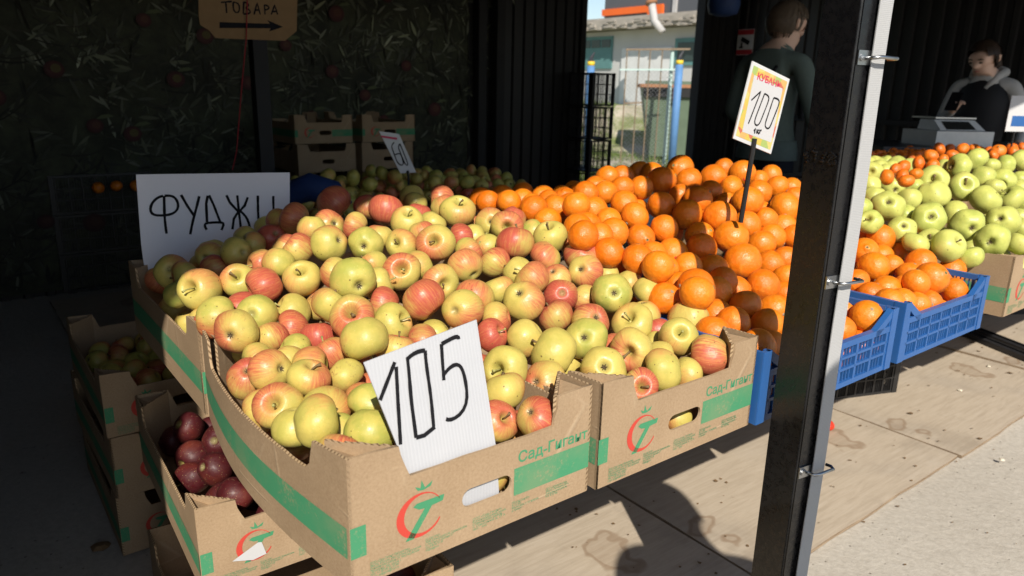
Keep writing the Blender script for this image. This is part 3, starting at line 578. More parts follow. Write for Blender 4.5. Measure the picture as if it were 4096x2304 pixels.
# measured positions of every fruit (mm in the stall frame): u,v,z,radius,kind+visible end,axis angles
FRUIT = {
'APP': '''44,981,192,38,Bc,117,68 27,854,174,32,Gn,160,-25 53,904,197,32,Nn,94,174 124,965,220,32,Yc,98,48 113,894,207,32,Rn,70,-14 153,867,245,32,Bc,101,102 201,906,247,32,Yn,56,170 210,978,247,32,Yn,76,0 255,936,255,33,Rc,121,97 299,997,280,32,Rn,141,-175 313,934,295,37,Nn,70,141 245,821,252,32,On,128,-17 251,757,261,36,Sn,52,150 179,786,231,32,Os,86,-174 195,728,244,32,Yn,143,-156 118,752,211,35,Ys,49,-122 145,677,216,36,On,107,173 221,672,218,37,Ys,38,-123 473,1071,303,44,On,129,-48 538,999,297,38,Rn,155,148 533,892,303,42,On,22,40 745,1137,292,33,Yn,131,-56 696,1027,292,32,Nn,153,-154 754,981,301,42,Nn,91,150 599,848,292,32,Rn,17,-16 718,917,294,36,On,155,-67 674,784,303,42,Ys,29,-101 512,751,294,39,Ys,32,-112 585,757,286,32,Yn,40,-9 363,852,289,36,Nc,106,95 404,799,290,32,On,74,142 290,686,282,38,Bc,112,112 356,652,279,38,Gc,94,55 418,712,279,32,On,8,22 442,652,267,36,Ys,69,-151 493,594,277,41,Bs,68,-132 513,684,280,32,Nn,159,-61 589,639,273,32,Rn,91,154 642,668,261,32,Yn,87,-22 571,584,251,32,Nn,63,-16 512,509,241,37,Bc,62,97 378,538,241,38,Bs,62,-122 342,595,247,32,Yn,50,123 265,609,239,32,On,59,132 250,493,252,42,Gc,84,82 428,477,223,37,Bs,81,-98 437,571,240,32,Yn,108,162 307,818,291,32,Yn,174,-141 724,715,283,36,Bc,102,60 720,640,285,39,Bs,84,-127 807,726,282,32,Rn,154,166 671,544,267,42,Rn,19,19 783,553,266,40,Ys,30,-153 798,636,263,32,Gn,54,-24 861,547,239,35,Bs,22,168 729,504,236,38,Nn,136,158 641,607,251,32,Yn,153,-85 605,531,232,36,Sn,55,123 604,400,222,38,Nn,51,120 698,430,204,32,Oc,141,15 804,462,236,40,Rc,134,66 759,405,218,38,Bc,113,25 878,472,205,32,Yn,132,130 845,422,189,32,Yn,94,-40 852,361,185,32,Yn,148,-95 851,299,184,32,Yn,166,152 734,296,198,42,Gc,106,53 618,466,225,32,Yn,56,130 659,370,186,36,Rc,118,54 722,361,171,32,On,87,122 536,342,203,40,Bc,135,27 542,430,203,32,Yn,27,118 45,758,203,42,Ys,70,-138 27,596,189,37,Nn,89,-16 38,716,146,32,On,139,168 32,658,166,32,Rn,114,-26 86,638,187,32,Rn,91,-26 93,572,191,37,Gc,108,55 34,506,188,37,Nc,95,54 95,513,161,32,On,142,-64 174,610,170,37,Yn,54,162 148,548,159,34,Ss,74,172 238,628,171,32,On,142,-28 191,470,217,32,Yn,43,-3 171,478,158,33,Rn,19,77 53,457,147,32,Yn,104,180 80,402,152,32,Sn,131,-49 115,452,150,32,Gn,68,166 18,406,139,34,Rc,140,71 37,351,167,33,Bc,108,115 99,345,162,32,Yn,86,-29 152,381,160,32,Bn,46,115 73,287,167,34,Ns,23,-59 137,297,153,32,Nn,126,-42 204,404,208,39,Os,47,-123 297,464,203,34,Rn,76,143 275,390,190,38,Ys,63,-61 345,401,221,40,On,136,-56 182,318,201,40,Bn,153,-79 353,367,160,32,Yn,124,153 302,332,167,32,Rn,92,145 405,359,202,38,Bc,102,28 463,403,207,38,Bn,145,-158 472,343,177,32,On,74,-42 429,300,163,32,Rs,58,-59 242,319,167,32,On,17,12 314,520,228,32,Yn,71,-31 487,272,155,35,Yn,128,142 597,313,167,35,Rn,38,121 640,258,164,37,Oc,123,71 570,197,160,39,Gc,112,39 491,195,150,44,Yn,64,122 370,179,150,39,Ys,73,-157 432,151,121,37,Oc,111,16 733,232,148,42,Ys,44,-168 611,119,152,39,Bs,79,-149 523,101,141,39,Yc,119,46 811,271,146,32,Bn,167,-67 630,184,129,32,On,51,108 796,217,120,32,Rn,43,93 860,195,143,42,Sn,28,23 736,117,153,38,Ys,53,-130 741,46,138,38,Sn,94,120 614,47,136,39,Yn,100,138 678,44,114,32,Yn,84,138 548,40,122,32,Ss,61,-124 674,107,128,32,Bn,76,-44 743,171,114,32,Yn,85,118 16,264,144,35,Bs,56,-129 23,142,166,36,Yn,84,-15 74,227,136,36,Bc,103,76 67,164,122,32,Gn,88,153 86,107,148,35,Gn,153,-132 141,242,125,32,Bn,111,164 126,187,149,32,Gn,123,-179 12,322,117,32,On,109,167 27,82,139,32,On,47,40 16,200,136,32,Yn,167,-114 329,126,139,32,Bn,27,90 287,87,115,32,Os,56,-87 324,40,129,32,Oc,131,18 45,47,63,33,Of,149,-130 168,45,71,31,Yf,124,51 241,49,64,35,Yf,75,-137 380,48,63,34,Nf,44,132 443,45,61,31,Nf,76,-172 578,45,64,31,Yf,95,-141 782,46,59,32,Rf,6,-79 136,95,68,31,Yf,31,-14 203,98,64,31,Nf,93,-154 340,110,77,34,Rf,170,28 485,104,77,35,Yf,34,117 750,93,71,33,Yf,32,-177 165,151,69,36,Of,118,-2 236,159,74,31,Of,33,140 579,157,79,32,Yf,48,-115 209,223,81,34,Bf,83,125 341,215,90,34,Yf,24,150 544,227,97,36,Yf,115,-76 45,277,77,33,Of,80,147 239,283,99,36,Yf,76,-89 303,282,123,37,Yf,53,138 379,282,109,37,Of,22,119 203,335,98,33,Of,142,-121 63,575,134,32,Bf,90,-8 750,814,247,32,Bf,92,88 136,1058,175,37,Of,87,-132 43,1116,143,31,Nf,137,144 170,1112,196,36,Yf,159,-49 308,1114,239,34,Yf,56,-83 103,47,37,33,Of,138,-37 305,48,38,34,Yf,93,70 511,46,36,32,Of,105,17 656,45,35,31,Bf,39,53 544,106,41,37,Yf,78,68 678,103,39,35,Bf,45,16 48,164,40,36,Nf,147,-110 137,217,39,35,Nf,157,58 342,345,80,31,Nf,128,-95 411,350,93,36,Yf,117,126 47,400,45,35,Of,71,-96 236,400,89,36,Rf,92,153 309,400,103,34,Bf,93,-65 48,634,80,36,Of,70,-95 47,770,96,35,Of,91,150 47,878,96,35,Bf,97,5 48,1005,94,36,Yf,27,-112''',
'ORA': '''1251,841,351,36,on,8,-168 1320,847,349,36,on,83,-53 1458,905,349,37,on,137,-69 1443,835,351,38,on,155,163 1329,696,353,43,on,66,-56 1239,692,338,36,on,153,146 1122,758,335,36,on,107,139 1097,694,333,36,on,11,95 1166,698,339,36,on,116,-60 1028,696,334,36,on,164,-156 938,635,318,36,on,21,-34 1005,639,302,36,oc,70,23 1091,614,314,37,on,60,-27 1608,861,359,45,os,72,-174 1480,719,343,40,on,41,135 1590,712,347,41,on,89,-65 1471,630,317,38,on,14,-32 1322,555,317,42,on,127,117 1334,629,316,36,on,127,-66 1202,582,306,40,on,131,122 1220,507,289,41,on,56,-33 1109,487,265,36,on,55,113 1065,550,292,38,oc,63,4 995,574,280,36,on,29,108 926,581,276,36,on,90,148 866,547,282,36,on,176,-64 797,456,285,36,on,83,138 867,479,270,36,on,108,-52 941,502,270,36,on,132,-59 1038,500,247,37,os,86,-111 1462,491,310,44,on,44,122 1279,446,287,43,on,68,-57 1464,565,289,36,on,8,-85 1591,641,324,37,on,105,129 1707,689,355,45,on,80,-64 1826,849,350,36,on,117,-69 1781,673,329,36,on,48,100 1886,698,339,36,on,49,-56 1780,604,318,37,on,153,-105 1671,594,308,39,on,68,-40 1849,595,308,36,on,153,150 1622,471,282,45,on,82,128 1787,541,289,36,on,129,-49 1505,455,257,36,on,65,-52 1421,457,251,39,on,25,-42 1569,437,236,36,on,175,167 1621,545,257,36,on,22,-49 1471,406,221,37,on,63,121 1535,379,219,36,on,156,123 1398,390,209,41,on,32,108 1240,377,249,43,on,65,-54 1208,449,241,39,os,54,-88 1153,400,226,38,on,109,-57 1093,440,212,39,on,111,131 842,418,248,36,on,115,130 876,359,240,36,on,8,68 952,434,220,36,on,130,-59 865,290,238,36,on,101,-61 970,366,202,39,oc,117,85 1111,331,191,41,on,162,-102 1039,347,203,36,on,83,115 1207,313,203,45,on,44,-43 1342,321,175,36,on,8,31 1411,322,182,36,on,152,-89 1318,258,157,36,on,150,-124 1197,243,158,42,on,93,-45 1021,439,215,36,on,147,169 1294,516,260,36,on,142,155 926,233,196,42,oc,99,-23 953,301,177,36,on,43,133 860,262,175,36,oc,130,76 866,182,204,36,on,63,-54 866,202,139,36,on,36,-7 1002,233,174,36,on,24,30 1063,265,181,36,on,85,-66 1125,266,151,36,on,72,-38 956,195,137,37,on,142,-104 1023,171,152,36,on,111,-71 927,131,142,36,on,20,50 1135,168,128,36,oc,87,70 1010,104,132,37,oc,72,58 1264,224,130,36,on,32,0 963,62,102,36,on,46,100 899,47,123,36,on,112,137 858,128,136,36,on,173,162 877,49,53,35,of,93,-71 1002,56,43,35,of,68,-4 1083,51,41,35,of,158,51 1221,50,38,34,of,132,96 1291,52,40,35,of,105,-6 1372,55,45,36,of,79,44 1439,51,42,36,of,95,27 1516,55,46,36,of,77,-22 1731,53,51,38,of,7,110 1877,52,42,38,of,152,-40 969,119,52,37,of,122,122 1113,117,67,33,of,31,-110 1191,114,56,33,of,173,-164 1230,176,72,37,of,146,-150 1371,176,62,35,of,93,14 1450,176,77,34,of,61,-81 1516,178,74,35,of,42,118 1336,236,99,34,of,50,-102 1406,250,93,38,of,136,-17 1479,241,87,36,of,76,-46 1548,242,92,35,of,137,-124 1444,303,118,37,of,43,84 1514,308,126,37,of,156,-4 1587,298,124,36,of,86,57 1666,305,126,39,of,71,-99 1740,305,121,35,of,73,-128 1547,369,150,39,of,16,7 1628,363,146,37,of,124,120 1694,370,149,34,of,76,31 1774,368,160,37,of,61,2 1661,428,172,33,of,125,-9 1735,433,189,35,of,15,1 1801,434,179,36,of,78,-29 1880,435,178,36,of,66,-137 1699,490,203,32,of,5,-168 1764,495,205,33,of,56,-32 1841,488,204,36,of,51,10 1223,562,232,36,of,72,32 1873,554,235,33,of,53,37 878,676,278,36,of,148,173 1226,686,276,33,of,50,74 890,747,297,36,of,111,-47 968,747,293,36,of,145,-52 937,809,292,34,of,67,32 1011,804,288,34,of,107,84 1075,809,287,35,of,103,12 904,873,298,34,of,34,55 1042,866,291,34,of,87,112 1118,878,291,34,of,37,-142 876,935,292,34,of,43,117 1003,939,285,36,of,70,-8 1079,933,292,36,of,92,81 1157,940,289,35,of,42,137 1229,937,295,34,of,47,3 901,1003,287,38,of,45,-69 978,1001,289,37,of,68,-127 1049,995,295,38,of,68,151 1263,999,291,34,of,110,73 1585,49,39,35,of,38,1 1665,48,38,34,of,123,68 1805,47,37,33,of,114,102 901,115,37,33,of,73,-117 1299,183,46,36,of,124,124 892,374,125,39,of,33,-99 976,488,169,40,of,98,-13 1154,52,38,34,of,110,-153''',
'RORA': '''1855,289,196,43,on,121,135 1699,255,181,39,os,61,-145 1887,357,195,35,on,159,-75 1904,249,150,38,on,87,109 1968,272,171,35,on,6,67 1619,186,161,42,on,93,128 1764,203,141,35,on,119,131 1803,257,152,35,on,22,28 1829,156,150,42,on,119,127 1737,142,133,35,on,162,104 1563,120,120,39,on,128,-65 1678,123,107,35,on,33,88 1503,173,139,35,on,116,136 1474,115,119,35,on,156,146 1675,60,149,43,os,58,-105 1826,95,108,35,on,99,106 1944,115,119,39,on,61,-73 1784,41,104,35,on,93,-77 1631,40,93,35,oc,101,38 1560,41,99,35,on,2,71 1496,48,116,35,on,27,78 1429,47,126,35,on,75,-70 1600,65,147,35,on,4,59 1315,42,114,37,oc,134,46 1209,47,100,35,on,165,-76 1129,47,100,35,on,118,-76 1334,106,101,35,on,66,-62''',
'GRN': '''2082,452,321,36,gn,98,120 2190,430,310,38,gc,81,39 2014,402,295,36,gn,173,114 1970,336,278,48,gc,117,27 1807,305,247,36,gs,60,-171 1843,358,274,36,gn,127,-70 2180,367,278,36,gn,19,11 2043,315,245,36,gn,128,-87 1910,257,223,40,gc,121,33 1869,196,196,36,gn,20,-22 2399,396,324,50,gs,78,-151 2272,335,291,50,gn,154,-51 2025,234,249,50,gc,108,32 2558,355,297,50,gs,60,-144 2325,277,233,44,gn,81,-77 2724,443,353,50,gs,80,146 2978,487,364,50,gn,62,106 3153,488,337,37,gn,169,-84 3289,477,332,44,gn,96,116 3425,463,348,49,gn,144,109 2978,374,297,48,gs,108,-162 2898,418,305,47,gn,108,-82 2532,267,265,50,gn,45,-70 2764,262,253,50,gs,51,135 2197,189,219,50,gc,87,43 2439,172,213,50,gc,108,7 2167,102,189,50,gc,91,14 1929,131,193,49,gs,54,-103 1978,197,191,36,gs,63,-172 1991,89,160,36,gn,28,93 2349,86,160,36,gn,32,-46 3198,384,287,39,gn,148,-109 2564,153,179,36,gn,119,-91 2319,422,306,36,gn,21,99 2762,516,341,36,gn,62,119 2856,354,281,36,gn,172,79 3053,332,261,36,gn,9,-100 2085,57,75,43,gf,41,-81 2233,58,72,40,gf,145,-151 2320,62,83,41,gf,78,-103 2485,57,67,43,gf,69,-139 2569,55,88,41,gf,107,-115 2651,59,88,40,gf,156,149 2735,64,75,45,gf,95,-172 2819,58,69,44,gf,67,-117 2996,59,80,43,gf,7,146 3080,58,68,44,gf,85,109 2104,131,103,45,gf,80,99 2189,128,89,45,gf,47,-71 2273,133,77,40,gf,23,68 2357,135,91,46,gf,87,-95 2443,129,88,43,gf,130,50 2526,137,95,45,gf,57,75 2614,132,90,38,gf,133,-63 2706,132,95,39,gf,131,-122 2868,131,89,40,gf,55,17 2945,133,103,39,gf,91,70 3044,149,103,45,gf,137,180 3121,131,95,38,gf,117,174 2322,209,115,39,gf,61,-47 2829,211,113,42,gf,110,174 2907,209,126,46,gf,44,-105 2987,205,115,41,gf,36,-62 3164,214,132,41,gf,122,-115 2271,277,154,41,gf,131,145 2608,278,163,43,gf,117,149 2953,281,160,42,gf,155,86 3036,275,152,38,gf,149,-141 3116,281,155,42,gf,89,-107 3165,360,195,43,gf,91,91 2082,503,267,40,gf,66,33 2186,576,282,43,gf,134,2 2280,575,289,43,gf,118,66 2319,643,300,45,gf,128,123 2491,658,322,41,gf,79,-155 2573,643,312,41,gf,103,-113 2696,728,315,42,gf,120,165 2781,722,314,41,gf,49,75 2954,721,310,43,gf,92,-4 2658,797,310,43,gf,160,76 2742,792,316,44,gf,133,150 2999,797,308,46,gf,59,67 2957,873,316,38,gf,15,-106 3043,873,313,38,gf,33,117 2409,58,48,44,gf,84,-119 2918,66,50,46,gf,94,58 3171,61,46,42,gf,139,-101''',
'TAN': '''2113,419,350,27,tn,96,126 2443,524,355,29,tn,112,-57 2317,420,350,24,tn,149,-80 2063,334,350,24,tn,164,-99 2191,408,350,24,tn,74,124 2680,572,354,29,tn,77,-61 3054,688,359,34,tn,26,-28 3601,883,359,34,tn,113,111 3844,933,350,27,tn,127,-78 2681,520,351,27,tn,86,-75 3020,623,350,26,tn,74,121 3272,689,357,29,tn,15,68 3734,828,359,33,tn,46,114 3934,852,356,29,tn,7,-36 3804,734,350,28,tn,91,-80 3778,683,360,34,ts,45,-166 4069,725,359,31,tn,146,-62 3589,636,350,24,tn,126,110 4436,795,350,26,tn,96,119 3822,631,358,30,tn,115,94 3906,810,350,26,tn,171,139 2394,525,350,24,tn,71,102 3836,553,304,28,tf,85,-110 3898,550,311,26,tf,52,-56 3955,549,314,28,tf,96,-108 4011,549,310,27,tf,130,172 4067,550,307,31,tf,75,82 4125,552,314,27,tf,55,-136 4178,553,322,28,tf,128,-139 4148,602,312,30,tf,51,102 2422,655,309,26,tf,126,51 3050,939,321,28,tf,164,-67 3443,944,312,26,tf,104,-111 3504,939,308,27,tf,109,27 3474,988,310,30,tf,136,124 3109,1043,314,26,tf,164,68 3166,1045,308,25,tf,91,-83 3224,1048,317,29,tf,143,34 3452,1041,311,26,tf,124,170 3558,1044,309,29,tf,86,125 3671,1045,308,28,tf,139,14 3732,1042,316,29,tf,165,1 3475,1092,306,27,tf,119,-126 3531,1091,312,27,tf,39,57 3590,1088,315,27,tf,90,-17 3642,1087,316,27,tf,55,-16 3699,1093,307,29,tf,85,137 3923,1093,312,26,tf,73,-78 3276,1143,311,26,tf,21,-179 3329,1140,310,26,tf,112,71 3438,1143,313,27,tf,45,63 3501,1138,315,30,tf,143,-57 3563,1142,308,30,tf,69,72 3672,1138,319,28,tf,49,6 3894,1142,310,28,tf,133,-110 4071,1146,308,27,tf,71,-135 4123,1142,310,30,tf,95,-130 3362,1187,311,31,tf,160,174 3469,1196,309,26,tf,78,-7 3927,1190,313,27,tf,73,175 3978,1189,322,25,tf,62,-36 3785,554,277,31,tf,134,-63 4127,642,269,28,tf,90,-121''',
'BAK': '''950,2561,162,30,Gn,87,-29 1031,2579,166,34,Nn,106,-20 1090,2515,190,38,Gn,152,-34 1142,2496,147,32,Yn,75,-21 1056,2481,144,34,Gn,133,-180 1193,2458,180,38,Gn,85,141 1394,2670,181,34,Gn,67,-38 1368,2500,188,38,Gn,54,-16 1264,2429,148,37,Gn,126,-44 1398,2432,177,38,Nn,143,-51 1440,2454,134,30,Yn,105,145 1565,2504,149,31,Yn,48,-25 1632,2545,159,30,On,137,-44 1666,2486,163,37,Gn,161,-56 1578,2354,148,38,Yn,110,-37 1659,2327,147,38,Nn,148,-69 1729,2293,147,38,Gn,32,153 1868,2363,113,35,Yc,93,55 1727,2349,107,36,Nn,55,144 1886,2270,89,34,Bn,7,22 1692,2113,94,38,Nn,155,157 1793,2078,86,38,Nn,15,44 1919,2053,80,38,Nn,162,176 2076,2067,44,34,Yn,74,147 965,2456,137,30,Gn,147,-42 1712,2257,91,36,Rn,25,93 1955,2180,67,31,Yn,20,144 938,2296,43,39,Yf,142,137 1924,2367,63,39,Yf,166,-178 942,2433,84,37,Nf,29,-101 1014,2432,80,36,Nf,79,-8 1148,2418,76,33,Gf,82,50 1234,2423,78,37,Yf,113,-100 1315,2429,73,34,Nf,87,-160 1588,2429,75,36,Yf,5,103 1873,2424,72,37,Gf,83,-45 2033,2418,72,35,Bf,85,169 2171,2421,86,38,Yf,121,-32 1187,2486,101,38,Yf,108,118 1269,2489,97,36,Yf,47,98 1406,2487,90,35,Nf,59,-23 1475,2482,94,35,Bf,145,98 1987,2482,91,33,Nf,130,3 2072,2493,95,34,Nf,142,148 2139,2482,88,35,Gf,110,74 933,2555,106,33,Gf,124,174 1004,2547,111,38,Nf,95,-27 1082,2544,112,38,Nf,59,169 1228,2552,109,36,Gf,49,-7 1377,2553,112,39,Bf,132,-159 1521,2551,104,37,Gf,128,-83 1595,2553,110,36,Nf,121,72 1659,2546,103,33,Gf,60,-68 1877,2553,112,37,Gf,130,-73 1951,2549,107,36,Yf,107,-8 2020,2552,111,34,Yf,122,68 2096,2553,109,35,Nf,135,-18 2171,2553,111,38,Gf,45,130 968,2609,119,34,Bf,146,-101 1330,2602,118,35,Yf,87,-59 1479,2614,124,38,Yf,41,-133 1551,2605,124,33,Bf,34,-65 1775,2606,123,32,Gf,164,136 1849,2615,129,36,Nf,87,-134 1924,2616,124,34,Gf,102,-48 2055,2616,119,37,Yf,47,113 2141,2614,132,37,Bf,82,39 936,2684,131,35,Yf,56,-178 1232,2678,135,35,Gf,154,-110 1368,2676,119,34,Nf,52,-154 1593,2673,137,38,Yf,159,120 1876,2679,140,33,Bf,100,-122 1954,2674,127,36,Yf,103,83 2096,2674,125,37,Bf,69,-17 2170,2673,133,35,Nf,29,89 1409,2737,138,35,Nf,26,-39 1626,2748,143,36,Nf,33,-163 1699,2732,139,35,Bf,83,-44 1772,2746,144,38,Gf,51,-40 1920,2733,133,35,Bf,157,-126 1992,2744,127,34,Gf,52,-109 2062,2738,141,37,Yf,67,-45 2136,2736,134,34,Bf,93,126 1119,2360,43,39,Gf,143,179 921,2614,73,39,Gf,50,-85 916,2738,87,34,Gf,127,163''',
'DOR': '''1453,1575,140,32,on,48,134 1630,1506,140,34,on,130,150 1529,1498,140,32,on,147,-176 1391,1357,133,36,on,116,-46 1488,1373,131,32,on,72,138 1557,1368,130,33,on,21,75 1426,1469,139,32,on,72,150 788,2185,140,32,on,37,148''',
}
# card outlines and pen strokes (m in the stall frame)
SIGN = {
'p105': {'v': 0.008,'lean': 0.27,'z0': 0.125,'poly': [(0.0503,0.2741),(0.2229,0.297),(0.2251,0.1268),(0.2364,0.0269),(0.1,0.0589),(0.0881,0.1255)],'st': [[(0.0639,0.2254),(0.0915,0.2664)],[(0.0924,0.2605),(0.0877,0.218),(0.0825,0.166)],[(0.1098,0.2687),(0.1088,0.2433),(0.1062,0.2206),(0.1059,0.1905),(0.1053,0.1685)],[(0.1053,0.1685),(0.1176,0.1683),(0.1346,0.1748)],[(0.1327,0.1753),(0.1353,0.214),(0.1352,0.2588),(0.1366,0.272)],[(0.1095,0.2668),(0.1189,0.2725),(0.1327,0.2733),(0.1366,0.272)],[(0.1894,0.2769),(0.1912,0.2822),(0.1782,0.28),(0.1622,0.2755)],[(0.1622,0.2755),(0.16,0.2527),(0.1581,0.2294)],[(0.1583,0.2359),(0.1695,0.2447),(0.1823,0.2473),(0.188,0.2409),(0.1907,0.2306),(0.1916,0.2084),(0.1891,0.1906),(0.175,0.1782),(0.1571,0.1763),(0.1526,0.1803)]]},
'fuji': {'v': 1.165,'lean': 0,'z0': 0,'poly': [(0.0276,0.3895),(0.3958,0.3758),(0.3769,0.0635),(0.0239,0.11),(0.0217,0.2233)],'st': [[(0.0811,0.3357),(0.0689,0.3347),(0.0539,0.3218),(0.048,0.3055),(0.0511,0.294),(0.0609,0.2891),(0.08,0.2887),(0.0993,0.289),(0.1128,0.3003),(0.1142,0.3154),(0.1085,0.3309),(0.0985,0.3363),(0.0845,0.3358)],[(0.0831,0.3355),(0.0797,0.2897),(0.079,0.2613),(0.08,0.2439)],[(0.1214,0.3357),(0.1332,0.3082),(0.1463,0.283)],[(0.1632,0.3294),(0.1543,0.3008),(0.1448,0.2764),(0.1336,0.2365)],[(0.1835,0.3295),(0.1781,0.3105),(0.176,0.2638)],[(0.1863,0.3303),(0.1954,0.3053),(0.2078,0.2609)],[(0.1734,0.2443),(0.1655,0.2608),(0.1768,0.2618),(0.2164,0.2601),(0.2168,0.2541),(0.209,0.2398)],[(0.2285,0.3274),(0.2356,0.3082),(0.2541,0.2838)],[(0.2553,0.3251),(0.2561,0.2846),(0.2577,0.2411)],[(0.2813,0.3184),(0.2718,0.2974),(0.257,0.2836)],[(0.254,0.2828),(0.2419,0.2658),(0.2364,0.2391)],[(0.2609,0.2832),(0.2738,0.2711),(0.2802,0.2502),(0.2814,0.2337)],[(0.307,0.321),(0.3049,0.2806),(0.3038,0.2356)],[(0.3038,0.2356),(0.3213,0.2587),(0.3454,0.2793)],[(0.3475,0.3172),(0.3457,0.2773)]]},
'tov': {'v': 2.04,'lean': 0,'z0': 0,'poly': [(0.4466,0.8976),(0.4409,0.8219),(0.4427,0.7908),(0.471,0.7745),(0.4899,0.7506),(0.5952,0.7519),(0.7397,0.7551),(0.7867,0.7918),(0.7973,0.9295)],'arrow': [(0.5083,0.8042),(0.6866,0.8107),(0.6773,0.8229),(0.7348,0.803),(0.6823,0.7839),(0.6881,0.7952),(0.5067,0.7845)],'cord': [(0.612,0.9126),(0.5952,0.7519),(0.5692,0.6013),(0.5307,0.3563),(0.5107,0.2917)],'st': [[(0.5183,0.8692),(0.5565,0.876)],[(0.535,0.8723),(0.5353,0.8357)],[(0.5611,0.8741),(0.5571,0.8533),(0.5629,0.8364),(0.5799,0.8391),(0.5825,0.8736),(0.5611,0.8741)],[(0.5973,0.8771),(0.5929,0.8377)],[(0.5973,0.8771),(0.6189,0.8743),(0.6132,0.8623),(0.5959,0.8586),(0.6221,0.8515),(0.6188,0.8397),(0.5928,0.8368)],[(0.631,0.8382),(0.6448,0.8787),(0.6534,0.8399)],[(0.6345,0.8524),(0.652,0.8552)],[(0.6708,0.8739),(0.671,0.8412)],[(0.6708,0.8739),(0.6907,0.8722),(0.6873,0.8589),(0.6711,0.8567)],[(0.6938,0.8429),(0.7088,0.877),(0.7169,0.8446)],[(0.697,0.8526),(0.715,0.8553)]]},
'p100': {'v': 0.34,'lean': 0,'z0': 0,'poly': [(1.2009,0.6767),(1.3604,0.6402),(1.3171,0.4592),(1.1545,0.5013)],'white': [(1.2113,0.646),(1.3341,0.6168),(1.3114,0.4875),(1.1872,0.516)],'txt': [(1.2236,0.6368),(1.3273,0.6166)],'stick': [(1.2319,0.4953),(1.2237,0.4056)],'st': [[(1.21,0.5884),(1.2447,0.6096),(1.2079,0.534)],[(1.2605,0.6043),(1.2308,0.5408),(1.2329,0.5295),(1.2505,0.5279),(1.281,0.589),(1.2815,0.5989),(1.2605,0.6043)],[(1.3,0.5949),(1.2732,0.5261),(1.295,0.5186),(1.326,0.5807),(1.3268,0.5894),(1.3156,0.5936),(1.3,0.5949)],[(1.2329,0.5167),(1.2389,0.5237),(1.2364,0.5109)],[(1.2454,0.5208),(1.2453,0.5108)],[(1.2544,0.5201),(1.2464,0.515),(1.2554,0.5097)],[(1.2637,0.5182),(1.2573,0.5177),(1.2572,0.5105)]]},
'p60': {'v': 2.25,'lean': 0,'z0': 0,'poly': [(1.2257,0.4072),(1.326,0.3933),(1.4132,0.2149),(1.3293,0.2159)],'st': [[(1.3005,0.3571),(1.2827,0.3453),(1.316,0.2605),(1.3372,0.2483),(1.3481,0.256),(1.3313,0.3098),(1.3027,0.3015)],[(1.3286,0.3502),(1.3177,0.3381),(1.3553,0.2526),(1.3718,0.2455),(1.3664,0.2647),(1.3286,0.3502)]]},
}

# ================================================================== FRUIT
def lathe(name, prof, n, lob=0., seed=0, squash=1.0):
    rr = random.Random(seed); ph = rr.uniform(0, 6.28); sk = (rr.uniform(-.07, .07), rr.uniform(-.07, .07)); e2 = rr.uniform(-.04, .04); v = []; f = []; k = len(prof)
    for i, (r, z) in enumerate(prof):
        for j in range(n):
            a_ = 2*math.pi*j/n; lo = 1 + lob*math.cos(5*a_+ph)*(.5-.5*z) + e2*math.cos(2*a_+ph)
            v.append((r*lo*math.cos(a_) + sk[0]*z*r, r*lo*math.sin(a_) + sk[1]*z*r, (z + .05*r*math.cos(a_+ph)*rr.choice((1,)))*squash))
    am = .035 if lob > .01 else .022
    v = [tuple(Vector(p)*(1 + am*noise.noise(Vector(p)*1.3 + Vector((seed*7.3, 0, 0))))) for p in v]
    top = len(v); v.append((0, 0, prof[0][1]*squash)); v.append((0, 0, prof[-1][1]*squash))
    for i in range(k-1):
        for j in range(n): f.append((i*n+j, (i+1)*n+j, (i+1)*n+(j+1) % n, i*n+(j+1) % n))
    for j in range(n): f.append((top, j, (j+1) % n)); f.append((top+1, (k-1)*n+(j+1) % n, (k-1)*n+j))
    return pydata(name, v, f, True)
def apple_prof(depth=.30, eye=.16, taper=.12, tall=.92):
    p = []
    for k in range(1, 24):
        t = math.pi*k/24; t = t - .10*math.sin(4*t)*.0 ; x = math.sin(t); r = x**.92*(1 - taper*(1-math.cos(t))/2*.9); z = math.cos(t)
        zz = tall*math.copysign(abs(z)**.94, z)
        if z > 0: zz -= depth*1.25*math.exp(-(r/.24)**2)
        else: zz += eye*1.35*math.exp(-(r/.20)**2)
        p.append((r, zz))
    mr = max(q[0] for q in p); p = [(q[0]/mr*1.02, q[1]) for q in p]
    p = [(.03, tall - depth*1.24), (.075, tall - depth*1.14)] + p + [(.075, -tall+eye*1.2), (.03, -tall+eye*1.33)]
    return p
AM = [lathe('apple', apple_prof(.30+.03*s_, .15+.02*(s_ % 3), .08+.05*(s_ % 3), .84+.03*(s_ % 4)), 26, .025+.01*(s_ % 3), s_) for s_ in range(12)]
GM = [lathe('green_apple', apple_prof(.34, .22, .10+.04*(s_ % 4), .80+.03*s_), 26, .075, 20+s_) for s_ in range(7)]
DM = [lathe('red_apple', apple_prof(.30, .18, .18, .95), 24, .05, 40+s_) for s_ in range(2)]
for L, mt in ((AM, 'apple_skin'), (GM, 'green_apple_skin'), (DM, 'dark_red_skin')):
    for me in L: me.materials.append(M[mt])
def orange_prof(neck=.0):
    return [(.04, .955), (.10, .975), (.2, .965)] + [(math.cos(R(78-k*11)), math.sin(R(78-k*11))*.97) for k in range(15)] + [(.12, -.955), (.05, -.945)]
OM = [lathe('orange', orange_prof(), 26, .006, 60+s_) for s_ in range(6)]; TM = [lathe('tangerine', orange_prof(), 22, .02, 70+s_, .86) for s_ in range(2)]
for me in OM: me.materials.append(M['orange_peel'])
for me in TM: me.materials.append(M['tangerine_peel'])
STEM = []
